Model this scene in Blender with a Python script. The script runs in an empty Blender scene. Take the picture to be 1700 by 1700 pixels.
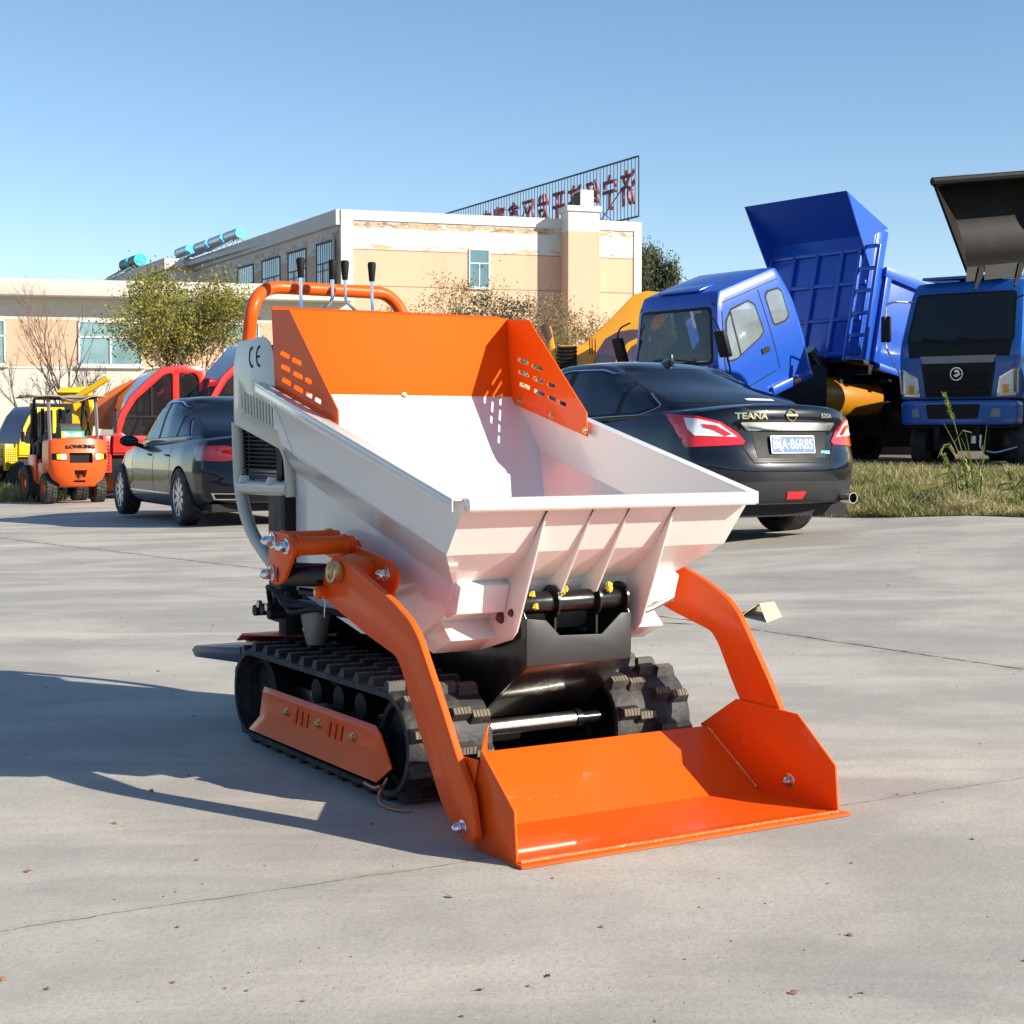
import bpy, bmesh, math, random
import numpy as np
from mathutils import Vector, Matrix, noise
from mathutils.bvhtree import BVHTree
random.seed(7)
R = math.radians
scn = bpy.context.scene
C = scn.collection
# ------------------------------------------------ camera
cam_d = bpy.data.cameras.new('camera'); cam = bpy.data.objects.new('camera', cam_d); C.objects.link(cam)
F_ = 2650.0; PITCH = math.atan(129 / F_)
cam_d.sensor_width = 36; cam_d.lens = 36 * F_ / 1700
cam.location = (0, 0, 1.0); cam.rotation_euler = (math.pi / 2 - PITCH, 0, 0)
cam_d.clip_end = 3000; cam_d.clip_start = 0.05
scn.camera = cam
scn.render.resolution_x = 1024; scn.render.resolution_y = 1024
# ------------------------------------------------ sky and sun
SUN_EL, SUN_AZ = 27.0, 115.0          # azimuth clockwise from +Y
w = bpy.data.worlds.new("World"); scn.world = w; w.use_nodes = True
nt = w.node_tree; bg = nt.nodes['Background']
sky = nt.nodes.new('ShaderNodeTexSky'); sky.sky_type = 'NISHITA'; sky.sun_disc = False
sky.sun_elevation = R(SUN_EL); sky.sun_rotation = R(SUN_AZ)
sky.altitude = 900; sky.air_density = 1.0; sky.dust_density = 0.0; sky.ozone_density = 2.0
hs = nt.nodes.new('ShaderNodeHueSaturation'); hs.inputs['Saturation'].default_value = 1.06
nt.links.new(sky.outputs[0], hs.inputs['Color']); nt.links.new(hs.outputs[0], bg.inputs[0]); bg.inputs[1].default_value = 0.098
sd = bpy.data.lights.new('sun', 'SUN'); sd.energy = 5.0; sd.angle = R(0.53); sd.color = (1, 0.91, 0.77)
sun = bpy.data.objects.new('sun', sd); C.objects.link(sun)
sv = Vector((math.sin(R(SUN_AZ)) * math.cos(R(SUN_EL)), math.cos(R(SUN_AZ)) * math.cos(R(SUN_EL)), math.sin(R(SUN_EL))))
sun.rotation_euler = sv.to_track_quat('Z', 'Y').to_euler(); sun.location = (30, -10, 30)
scn.view_settings.view_transform = 'Standard'; scn.view_settings.look = 'None'
scn.view_settings.exposure = 0.76; scn.view_settings.gamma = 1

# ------------------------------------------------ layout helpers
CP, SP = math.cos(PITCH), math.sin(PITCH)
def ray(x, y):
    a, b = (x - 850) / F_, (850 - y) / F_
    return Vector((a, CP + b * SP, -SP + b * CP))
def at(x, y, Y):
    d = ray(x, y); return Vector((0, 0, 1)) + d * (Y / d.y)
def sstep(a, b, t):
    t = max(0, min(1, (t - a) / (b - a))); return t * t * (3 - 2 * t)
def gz(x, y):
    s = sstep(6.5, 13.0, y)
    return s * (0.072 * min(x, 4.0) if x > 0 else 0.022 * max(x, -8.0)) + .27 * sstep(15, 23, y) * sstep(1.5, 4.5, x)

# ------------------------------------------------ materials
def mat(name, col, rough=0.5, metal=0.0, coat=0.0, coat_rough=0.03, var=0.0, vscale=6.0, bump=0.0, bscale=60.0,
        spec=0.5, dirt=None, dirt_amt=0.0, dscale=3.0, trans=0.0, alpha=1.0, rvar=0.0):
    m = bpy.data.materials.new(name); m.use_nodes = True
    n = m.node_tree.nodes; l = m.node_tree.links; b = n['Principled BSDF']
    b.inputs['Base Color'].default_value = (*col, 1); b.inputs['Roughness'].default_value = rough
    b.inputs['Metallic'].default_value = metal; b.inputs['Coat Weight'].default_value = coat
    b.inputs['Coat Roughness'].default_value = coat_rough
    b.inputs['Specular IOR Level'].default_value = spec
    b.inputs['Transmission Weight'].default_value = trans; b.inputs['Alpha'].default_value = alpha
    tc = n.new('ShaderNodeTexCoord'); src = None
    if var > 0 or dirt:
        nz = n.new('ShaderNodeTexNoise'); nz.inputs['Scale'].default_value = vscale; nz.inputs['Detail'].default_value = 6
        l.new(tc.outputs['Object'], nz.inputs['Vector'])
        mx = n.new('ShaderNodeMix'); mx.data_type = 'RGBA'
        mx.inputs[6].default_value = (*[c * (1 - var) for c in col], 1); mx.inputs[7].default_value = (*[min(1, c * (1 + var)) for c in col], 1)
        l.new(nz.outputs['Fac'], mx.inputs[0]); src = mx.outputs[2]
    if dirt:
        n2 = n.new('ShaderNodeTexNoise'); n2.inputs['Scale'].default_value = dscale; n2.inputs['Detail'].default_value = 9; n2.inputs['Roughness'].default_value = 0.65
        l.new(tc.outputs['Object'], n2.inputs['Vector'])
        cr = n.new('ShaderNodeValToRGB'); cr.color_ramp.elements[0].position = 0.62 - 0.25 * dirt_amt; cr.color_ramp.elements[1].position = 0.80 - 0.2 * dirt_amt
        l.new(n2.outputs['Fac'], cr.inputs[0])
        mm = n.new('ShaderNodeMath'); mm.operation = 'MULTIPLY'; mm.inputs[1].default_value = min(1, dirt_amt * 1.3)
        l.new(cr.outputs[0], mm.inputs[0])
        m2 = n.new('ShaderNodeMix'); m2.data_type = 'RGBA'; m2.inputs[7].default_value = (*dirt, 1)
        l.new(mm.outputs[0], m2.inputs[0]); l.new(src, m2.inputs[6]); src = m2.outputs[2]
    if src: l.new(src, b.inputs['Base Color'])
    if rvar > 0:
        n3 = n.new('ShaderNodeTexNoise'); n3.inputs['Scale'].default_value = 14; n3.inputs['Detail'].default_value = 7
        l.new(tc.outputs['Object'], n3.inputs['Vector'])
        mr = n.new('ShaderNodeMapRange'); mr.inputs[3].default_value = max(0, rough - rvar); mr.inputs[4].default_value = min(1, rough + rvar)
        l.new(n3.outputs['Fac'], mr.inputs[0]); l.new(mr.outputs[0], b.inputs['Roughness'])
    if bump > 0:
        n4 = n.new('ShaderNodeTexNoise'); n4.inputs['Scale'].default_value = bscale; n4.inputs['Detail'].default_value = 4
        l.new(tc.outputs['Object'], n4.inputs['Vector'])
        bp = n.new('ShaderNodeBump'); bp.inputs['Strength'].default_value = bump; bp.inputs['Distance'].default_value = 0.01
        l.new(n4.outputs['Fac'], bp.inputs['Height']); l.new(bp.outputs[0], b.inputs['Normal'])
    return m
M = {}
M['white'] = mat('white_paint', (.76, .755, .72), .22, coat=.6, coat_rough=.06, var=.025, vscale=3, bump=.05, bscale=7, dirt=(.55, .5, .43), dirt_amt=.10, dscale=9)
M['cream'] = mat('cream_white_paint', (.53, .53, .465), .35, coat=.3, coat_rough=.1, var=.04)
M['orange'] = mat('orange_paint', (.82, .098, .004), .42, coat=.22, coat_rough=.04, spec=.25, var=.04, vscale=3, bump=.06, bscale=9, dirt=(.45, .13, .05), dirt_amt=.14, dscale=16)
M['rubber'] = mat('black_rubber', (.018, .018, .019), .62, var=.3, vscale=25, bump=.25, bscale=60, dirt=(.11, .10, .08), dirt_amt=.5, dscale=11)
M['tyre'] = mat('tyre_rubber', (.022, .022, .023), .75, var=.2, vscale=20, bump=.2, bscale=60, dirt=(.12, .105, .085), dirt_amt=.5, dscale=9)
M['lugwear'] = mat('worn_tread_rubber', (.15, .13, .095), .85, var=.35, vscale=60, bump=.3, bscale=120)
M['black'] = mat('black_paint', (.008, .008, .009), .25, spec=.4, coat=.3, coat_rough=.08, bump=.12, bscale=14, rvar=.1, dirt=(.09, .08, .06), dirt_amt=.15, dscale=10)
M['blackmatte'] = mat('black_plastic', (.011, .011, .012), .55, spec=.25, bump=.1, rvar=.1)
M['darkgrey'] = mat('dark_grey_paint', (.028, .028, .030), .45, spec=.35, rvar=.1, bump=.05, bscale=30)
M['chrome'] = mat('chrome', (.78, .79, .80), .12, metal=1, rvar=.06)
M['guardorange'] = mat('orange_guard_paint', (.86, .096, .004), .6, spec=.06, var=.03, vscale=3, bump=.05, bscale=9)
M['steel'] = mat('brushed_steel', (.60, .59, .55), .28, metal=1, var=.15, vscale=30, rvar=.12, dirt=(.22, .17, .11), dirt_amt=.2, dscale=20)
M['brass'] = mat('zinc_brass_fitting', (.62, .50, .27), .33, metal=1, var=.2, vscale=60, rvar=.1)
M['grease'] = mat('yellow_grease', (.75, .52, .04), .3, coat=.5, bump=.5, bscale=80)
M['copper'] = mat('copper_wire', (.55, .2, .1), .4, metal=.6)
M['bluesteel'] = mat('blue_step_paint', (.02, .045, .10), .4, coat=.3)
M['navy'] = mat('navy_car_paint', (.002, .003, .007), .3, spec=.2, coat=.9, coat_rough=.015, bump=.01, bscale=3)
M['navy2'] = mat('blue_black_car_paint', (.002, .004, .009), .3, spec=.2, coat=.65, coat_rough=.012)
M['glass_car'] = mat('tinted_car_glass', (.004, .006, .010), .03, spec=.6)
M['glass_side'] = mat('tinted_side_glass', (.012, .022, .035), .02, spec=.6)
M['glass_win'] = mat('window_glass', (.10, .19, .22), .06, coat=1.0, coat_rough=.02, var=.3, vscale=1.2, spec=.9)
M['glass_blue'] = mat('curtain_and_reflection_glass', (.20, .33, .35), .10, coat=.6, coat_rough=.03, var=.6, vscale=1.3, spec=.8)  # mottled tone imitates reflections in the pane colour
M['clearglass'] = mat('cab_glass', (.02, .02, .024), .03, spec=.6, alpha=.62)
M['redlens'] = mat('red_lamp_lens', (.62, .01, .012), .08, coat=1.0, coat_rough=.02)
M['redlens2'] = mat('dark_red_lens', (.20, .005, .008), .08, coat=1.0, coat_rough=.02)
M['clearlens'] = mat('clear_lamp_lens', (.82, .80, .80), .12, coat=1.0, coat_rough=.02, metal=.1, var=.25, vscale=40)
M['amber'] = mat('amber_lens', (.9, .35, .02), .12, coat=.8)
M['yellowlens'] = mat('yellow_lens', (.9, .62, .03), .15, coat=.6)
M['alloy'] = mat('alloy_rim', (.55, .56, .58), .3, metal=.85)
M['plateblue'] = mat('blue_number_plate', (.025, .10, .42), .4)
M['plategreen'] = mat('green_number_plate', (.03, .45, .27), .35)
M['whitepl'] = mat('white_lettering', (.8, .8, .8), .4)
M['gold'] = mat('gold_badge', (.85, .66, .33), .2, metal=1)
M['fork'] = mat('forklift_orange_paint', (.75, .10, .012), .38, coat=.25, spec=.3, coat_rough=.12, var=.08, vscale=3, dirt=(.25, .10, .05), dirt_amt=.25, dscale=5)
M['red'] = mat('red_machine_paint', (.70, .022, .016), .3, coat=.6, coat_rough=.08, var=.06, dirt=(.3, .05, .03), dirt_amt=.12)
M['orange2'] = mat('orange_machine_paint', (.82, .18, .02), .35, coat=.5, coat_rough=.1, var=.06, dirt=(.35, .12, .05), dirt_amt=.15)
M['yellow'] = mat('yellow_machine_paint', (.80, .50, .012), .35, coat=.5, coat_rough=.1, var=.06, dirt=(.3, .22, .08), dirt_amt=.15)
M['amberyel'] = mat('orange_yellow_paint', (.82, .36, .008), .33, coat=.5, coat_rough=.1, var=.05, dirt=(.3, .18, .05), dirt_amt=.12)
M['blue'] = mat('blue_truck_paint', (.012, .082, .46), .3, coat=.5, coat_rough=.06, var=.06, vscale=2, bump=.03, bscale=6, dirt=(.08, .10, .22), dirt_amt=.12, dscale=5)
M['blue2'] = mat('bright_blue_truck_paint', (.010, .10, .40), .28, coat=.5, coat_rough=.05, var=.05, vscale=2, dirt=(.08, .10, .2), dirt_amt=.1, dscale=5)
M['tankshaded'] = mat('shaded_tank_yellow', (.42, .17, .004), .4, coat=.4, coat_rough=.1, var=.1)  # yellow tank paint with the shade of the dump body put into it
M['rust'] = mat('rusty_iron', (.10, .05, .03), .8, var=.4, vscale=12)
M['bucketsteel'] = mat('worn_dark_bucket_steel', (.010, .009, .010), .6, spec=.2, var=.3, vscale=6, dirt=(.035, .025, .016), dirt_amt=.35, dscale=4)
M['grey'] = mat('grey_metal', (.25, .26, .27), .45, metal=.3, var=.1)
M['bark'] = mat('bark', (.12, .085, .06), .9, var=.3, vscale=20, bump=.4, bscale=40)
M['bark2'] = mat('pale_bark', (.20, .13, .095), .9, var=.3, vscale=20)
M['cardboard'] = mat('cardboard', (.62, .48, .33), .85, var=.08, vscale=8)
M['hotwater'] = mat('brushed_tank', (.42, .47, .52), .35, metal=.7, var=.08)
M['tealcap'] = mat('teal_tank_cap', (.02, .42, .52), .4)
M['seat'] = mat('worn_seat', (.05, .055, .05), .7, var=.2)
M['tarp'] = mat('old_canvas', (.35, .25, .18), .85, var=.25)
M['signred'] = mat('red_sign_letter', (.20, .010, .02), .5, var=.2, vscale=1)
M['signframe'] = mat('sign_frame_paint', (.02, .035, .06), .5)
M['marking'] = mat('black_marking', (.008, .008, .009), .6, spec=.2)
M['weld'] = mat('painted_weld_bead', (.88, .20, .04), .12, coat=1, coat_rough=.03, bump=1.0, bscale=140)

def leafmat(name, c1, c2, c3):
    m = bpy.data.materials.new(name); m.use_nodes = True
    n = m.node_tree.nodes; l = m.node_tree.links; b = n['Principled BSDF']
    g = n.new('ShaderNodeNewGeometry'); cr = n.new('ShaderNodeValToRGB')
    e = cr.color_ramp.elements; e[0].color = (*c1, 1); e[1].color = (*c3, 1); k = e.new(.55); k.color = (*c2, 1)
    l.new(g.outputs['Random Per Island'], cr.inputs[0]); l.new(cr.outputs[0], b.inputs['Base Color'])
    b.inputs['Roughness'].default_value = .6
    tr = n.new('ShaderNodeBsdfTranslucent'); l.new(cr.outputs[0], tr.inputs[0])
    mx = n.new('ShaderNodeMixShader'); mx.inputs[0].default_value = .35
    l.new(b.outputs[0], mx.inputs[1]); l.new(tr.outputs[0], mx.inputs[2]); l.new(mx.outputs[0], n['Material Output'].inputs[0])
    return m
M['leaf_autumn'] = leafmat('autumn_leaves', (.055, .09, .012), (.17, .19, .02), (.42, .27, .03))
M['leaf_dark'] = leafmat('dark_leaves', (.018, .032, .010), (.045, .065, .018), (.09, .10, .03))
M['leaf_dry'] = leafmat('dry_leaves', (.09, .085, .03), (.22, .16, .07), (.38, .22, .09))
M['grassm'] = leafmat('grass_blades', (.07, .13, .015), (.26, .27, .07), (.58, .48, .24))
M['grassdry'] = leafmat('dry_grass_blades', (.22, .20, .06), (.50, .42, .20), (.66, .56, .34))
M['strawm'] = leafmat('weed_stalks', (.10, .17, .02), (.22, .26, .06), (.40, .38, .14))

# ------------------------------------------------ mesh helpers
def bmx(): return bmesh.new()
def box(bm, x0, x1, y0, y1, z0, z1, mt=None):
    vs = [bm.verts.new((x, y, z)) for x in (x0, x1) for y in (y0, y1) for z in (z0, z1)]
    if mt is not None:
        for v in vs: v.co = mt @ v.co
    for f in ((0, 1, 3, 2), (4, 6, 7, 5), (0, 4, 5, 1), (2, 3, 7, 6), (0, 2, 6, 4), (1, 5, 7, 3)):
        bm.faces.new([vs[i] for i in f])
    return bm
def tube(bm, pts, r, seg=12, caps=True):
    pts = [Vector(p) for p in pts]; n = len(pts)
    rs = r if isinstance(r, (list, tuple)) else [r] * n
    rings = []; up = None
    for i, p in enumerate(pts):
        if i == 0: t = pts[1] - p
        elif i == n - 1: t = p - pts[i - 1]
        else: t = (pts[i + 1] - p).normalized() + (p - pts[i - 1]).normalized()
        t.normalize()
        if up is None:
            up = Vector((0, 0, 1)) if abs(t.z) < .9 else Vector((1, 0, 0))
        a = t.cross(up)
        if a.length < 1e-4: a = t.orthogonal()
        a.normalize(); b = a.cross(t); up = b
        rings.append([bm.verts.new(p + (a * math.cos(2 * math.pi * k / seg) + b * math.sin(2 * math.pi * k / seg)) * rs[i]) for k in range(seg)])
    for i in range(n - 1):
        for k in range(seg):
            bm.faces.new((rings[i][k], rings[i][(k + 1) % seg], rings[i + 1][(k + 1) % seg], rings[i + 1][k]))
    if caps:
        bm.faces.new(rings[0][::-1]); bm.faces.new(rings[-1])
    return bm
def cyl(bm, p0, p1, r, seg=24, r2=None): return tube(bm, [p0, p1], [r, r if r2 is None else r2], seg)
def smooth_path(pts, n=6):
    pts = [Vector(p) for p in pts]; P = [pts[0]] + pts + [pts[-1]]; out = []
    for i in range(1, len(P) - 2):
        for k in range(n):
            t = k / n; a, b, c, d = P[i - 1], P[i], P[i + 1], P[i + 2]
            out.append(.5 * ((2 * b) + (c - a) * t + (2 * a - 5 * b + 4 * c - d) * t * t + (3 * b - a - 3 * c + d) * t ** 3))
    out.append(pts[-1]); return out
def bend_path(pts, rad, n=6):
    pts = [Vector(p) for p in pts]; out = [pts[0]]
    for i in range(1, len(pts) - 1):
        p = pts[i]; a = (pts[i - 1] - p); b = (pts[i + 1] - p)
        d = min(rad, a.length * .49, b.length * .49); A = p + a.normalized() * d; B = p + b.normalized() * d
        for k in range(n + 1):
            t = k / n; out.append(A * (1 - t) ** 2 + p * 2 * t * (1 - t) + B * t * t)
    out.append(pts[-1]); return out
def prism(bm, poly, ax, a, b, mt=None):
    # poly of 2D points; ax: 'x' -> (y,z), 'y' -> (x,z), 'z' -> (x,y)
    def v3(p, t):
        q = {'x': (t, p[0], p[1]), 'y': (p[0], t, p[1]), 'z': (p[0], p[1], t)}[ax]
        q = Vector(q); return mt @ q if mt is not None else q
    A = [bm.verts.new(v3(p, a)) for p in poly]; B = [bm.verts.new(v3(p, b)) for p in poly]; n = len(poly)
    bm.faces.new(A[::-1]); bm.faces.new(B)
    for i in range(n): bm.faces.new((A[i], A[(i + 1) % n], B[(i + 1) % n], B[i]))
    return bm
def lathe(bm, prof, origin, axis='x', seg=32, caps=True):
    rings = []
    for (t, r) in prof:
        ring = []
        for k in range(seg):
            c, s = math.cos(2 * math.pi * k / seg) * r, math.sin(2 * math.pi * k / seg) * r
            p = {'x': (t, c, s), 'y': (c, t, s), 'z': (c, s, t)}[axis]
            ring.append(bm.verts.new(Vector(origin) + Vector(p)))
        rings.append(ring)
    for i in range(len(rings) - 1):
        for k in range(seg):
            bm.faces.new((rings[i][k], rings[i][(k + 1) % seg], rings[i + 1][(k + 1) % seg], rings[i + 1][k]))
    if caps: bm.faces.new(rings[0]); bm.faces.new(rings[-1][::-1])
    return bm
def sheet(bm, polys):
    for poly in polys: bm.faces.new([bm.verts.new(p) for p in poly])
    bmesh.ops.remove_doubles(bm, verts=bm.verts, dist=1e-5)
    return bm
DG = None
def bake(o):
    "apply the modifiers of o"
    bpy.context.view_layer.update()
    dg = bpy.context.evaluated_depsgraph_get()
    me = bpy.data.meshes.new_from_object(o.evaluated_get(dg)); o.modifiers.clear(); old = o.data; o.data = me
    bpy.data.meshes.remove(old)
def obj(name, bm, m, parent=None, bevel=0, solid=0, cutters=None, smooth=True, subsurf=0, angle=32, off=0, bseg=2, norm=True):
    me = bpy.data.meshes.new(name)
    if norm: bmesh.ops.recalc_face_normals(bm, faces=bm.faces)
    bm.to_mesh(me); bm.free()
    o = bpy.data.objects.new(name, me); C.objects.link(o)
    me.materials.append(m)
    if solid:
        md = o.modifiers.new('s', 'SOLIDIFY'); md.thickness = solid; md.offset = off
    if subsurf:
        md = o.modifiers.new('u', 'SUBSURF'); md.levels = subsurf; md.render_levels = subsurf
    tmp = []
    for cb in (cutters or []):
        cm = bpy.data.meshes.new('c'); bmesh.ops.recalc_face_normals(cb, faces=cb.faces); cb.to_mesh(cm); cb.free()
        co = bpy.data.objects.new('c', cm); C.objects.link(co); tmp.append(co)
        md = o.modifiers.new('b', 'BOOLEAN'); md.operation = 'DIFFERENCE'; md.object = co; md.solver = 'EXACT'
    if bevel:
        md = o.modifiers.new('v', 'BEVEL'); md.width = bevel; md.segments = bseg; md.limit_method = 'ANGLE'; md.angle_limit = R(35)
    if o.modifiers: bake(o)
    for t in tmp: bpy.data.objects.remove(t)
    me = o.data; me.name = name
    if smooth:
        me.polygons.foreach_set('use_smooth', [True] * len(me.polygons))
        me.set_sharp_from_angle(angle=R(angle))
    if parent is not None: o.parent = parent
    return o
def thing(name, label, cat, loc=(0, 0, 0), rz=0, group=None, rot=None):
    o = bpy.data.objects.new(name, None); C.objects.link(o); o.location = loc
    o.rotation_euler = rot or (0, 0, rz); o.empty_display_size = .2
    o['label'] = label; o['category'] = cat
    if group: o['group'] = group
    return o
def tag(o, label, cat, group=None, kind=None):
    if label: o['label'] = label
    if cat: o['category'] = cat
    if group: o['group'] = group
    if kind: o['kind'] = kind
    return o
def raw(name, verts, faces, m, parent=None, smooth=False):
    me = bpy.data.meshes.new(name); me.from_pydata(verts, [], faces); me.materials.append(m)
    if smooth: me.polygons.foreach_set('use_smooth', [True] * len(me.polygons))
    o = bpy.data.objects.new(name, me); C.objects.link(o)
    if parent is not None: o.parent = parent
    return o
def copy_tree(o, parent=None):
    c = o.copy(); C.objects.link(c); c.parent = parent
    for ch in list(o.children): copy_tree(ch, c)
    return c
def text(name, s, size, m, parent, mtx, ext=.004, sx=1.0, align='CENTER', bold=0.0):
    cu = bpy.data.curves.new(name, 'FONT'); cu.body = s; cu.size = size; cu.extrude = ext; cu.align_x = align; cu.align_y = 'CENTER'; cu.offset = bold
    t = bpy.data.objects.new(name, cu); C.objects.link(t); bpy.context.view_layer.update()
    me = bpy.data.meshes.new_from_object(t.evaluated_get(bpy.context.evaluated_depsgraph_get()))
    bpy.data.objects.remove(t); bpy.data.curves.remove(cu)
    me.transform(mtx @ Matrix.Diagonal((sx, 1, 1, 1))); me.materials.clear(); me.materials.append(m)
    o = bpy.data.objects.new(name, me); C.objects.link(o); o.parent = parent
    return o
def frame(o, ex, ey):
    ex = Vector(ex).normalized(); ey = Vector(ey); ey = (ey - ex * ey.dot(ex)).normalized(); ez = ex.cross(ey)
    m = Matrix((ex, ey, ez)).transposed().to_4x4(); m.translation = Vector(o); return m
def mapcube(nx, ny, nz, f, sm=3):
    "a box of quads whose surface points go through f(a,b,c), a,b,c in -1..1"
    idx = {}; verts = []; faces = []
    def vid(i, j, k):
        if (i, j, k) not in idx:
            idx[(i, j, k)] = len(verts); verts.append(f(2 * i / nx - 1, 2 * j / ny - 1, 2 * k / nz - 1))
        return idx[(i, j, k)]
    for i in range(nx):
        for j in range(ny):
            faces.append((vid(i, j, 0), vid(i, j + 1, 0), vid(i + 1, j + 1, 0), vid(i + 1, j, 0)))
            faces.append((vid(i, j, nz), vid(i + 1, j, nz), vid(i + 1, j + 1, nz), vid(i, j + 1, nz)))
    for i in range(nx):
        for k in range(nz):
            faces.append((vid(i, 0, k), vid(i + 1, 0, k), vid(i + 1, 0, k + 1), vid(i, 0, k + 1)))
            faces.append((vid(i, ny, k), vid(i, ny, k + 1), vid(i + 1, ny, k + 1), vid(i + 1, ny, k)))
    for j in range(ny):
        for k in range(nz):
            faces.append((vid(0, j, k), vid(0, j, k + 1), vid(0, j + 1, k + 1), vid(0, j + 1, k)))
            faces.append((vid(nx, j, k), vid(nx, j + 1, k), vid(nx, j + 1, k + 1), vid(nx, j, k + 1)))
    bm = bmesh.new(); bv = [bm.verts.new(v) for v in verts]
    for q in faces: bm.faces.new([bv[i] for i in q])
    for _ in range(sm): bmesh.ops.smooth_vert(bm, verts=bm.verts, factor=.5, use_axis_x=True, use_axis_y=True, use_axis_z=True)
    return bm
def interp(t, tab):
    if t <= tab[0][0]: return tab[0][1]
    for (a, va), (b, vb) in zip(tab, tab[1:]):
        if t <= b:
            u = (t - a) / (b - a); return va + (vb - va) * u
    return tab[-1][1]
def patch(name, base, poly, ax, side, off, m, parent, step=.06, th=.004, rot=0):
    "a thin skin laid on the mesh object base: poly in the plane across axis ax, dropped from side (+1/-1)"
    bm = bmesh.new(); I = {'x': (1, 2), 'y': (0, 2), 'z': (0, 1)}[ax]; A = 'xyz'.index(ax)
    vs = []
    for p in poly:
        co = [0, 0, 0]; co[I[0]], co[I[1]] = p; vs.append(bm.verts.new(co))
    bm.faces.new(vs); bmesh.ops.triangulate(bm, faces=bm.faces)
    for q in (0, 1):
        lo = min(p[q] for p in poly); hi = max(p[q] for p in poly); t = lo + step
        while t < hi:
            no = [0, 0, 0]; no[I[q]] = 1; co = [0, 0, 0]; co[I[q]] = t
            bmesh.ops.bisect_plane(bm, geom=bm.verts[:] + bm.edges[:] + bm.faces[:], plane_co=co, plane_no=no); t += step
    me = base.data; Rm = Matrix.Rotation(rot, 3, 'Z'); bvh = BVHTree.FromPolygons([Rm @ v.co for v in me.vertices], [p.vertices for p in me.polygons])
    d = [0, 0, 0]; d[A] = -side; d = Vector(d); bad = []
    for v in bm.verts:
        o = v.co.copy(); o[A] = side * 20
        hit = bvh.ray_cast(o, d)
        if hit[0] is None:
            q = bvh.find_nearest(v.co + Vector([side * (1 if i == A else 0) for i in range(3)]))
            v.co = q[0]
        else: v.co = hit[0]
        v.co = Rm.inverted() @ (v.co - d * off)
    return obj(name, bm, m, parent, solid=th, off=0, angle=50)
def cut(o, cutters):
    tmp = []
    for cb in cutters:
        cm = bpy.data.meshes.new('c'); bmesh.ops.recalc_face_normals(cb, faces=cb.faces); cb.to_mesh(cm); cb.free()
        co = bpy.data.objects.new('c', cm); C.objects.link(co); tmp.append(co)
        md = o.modifiers.new('b', 'BOOLEAN'); md.operation = 'DIFFERENCE'; md.object = co; md.solver = 'EXACT'
    bake(o)
    for t in tmp: bpy.data.objects.remove(t)
    o.data.polygons.foreach_set('use_smooth', [True] * len(o.data.polygons)); o.data.set_sharp_from_angle(angle=R(40))
def hollow_cab(cab, seals_x, seals_y, prof, hw, wx, wy):
    "empties the cab and opens its windows: prof = inner side profile, wx = openings cut along x (front/back), wy = openings cut along y"
    def front(): bm = bmx(); prism(bm, roundpoly(wx[0], .06), 'x', -1.2, .5); return bm
    def back(): bm = bmx(); prism(bm, roundpoly(wx[1], .06), 'x', -3.0, -1.3); return bm
    def sides():
        out = []
        for pl in wy: bm = bmx(); prism(bm, roundpoly(pl, .03), 'y', -1.5, 1.5); out.append(bm)
        return out
    inner = bmx(); prism(inner, prof, 'y', -hw, hw)
    cut(cab, [inner, front(), back()] + sides())
    for o in seals_x: cut(o, [front()])
    for o in seals_y: cut(o, sides())
def grow(poly, k):
    cx = sum(p[0] for p in poly) / len(poly); cy = sum(p[1] for p in poly) / len(poly); out = []
    for p in poly:
        d = Vector((p[0] - cx, p[1] - cy)); d = d.normalized() * k; out.append((p[0] + d.x, p[1] + d.y))
    return out
def roundpoly(poly, r, n=4):
    P = bend_path([(*poly[-1], 0)] + [(*p, 0) for p in poly] + [(*poly[0], 0)], r, n); P = P[1:-1]
    return [(p.x, p.y) for p in P]
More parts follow.
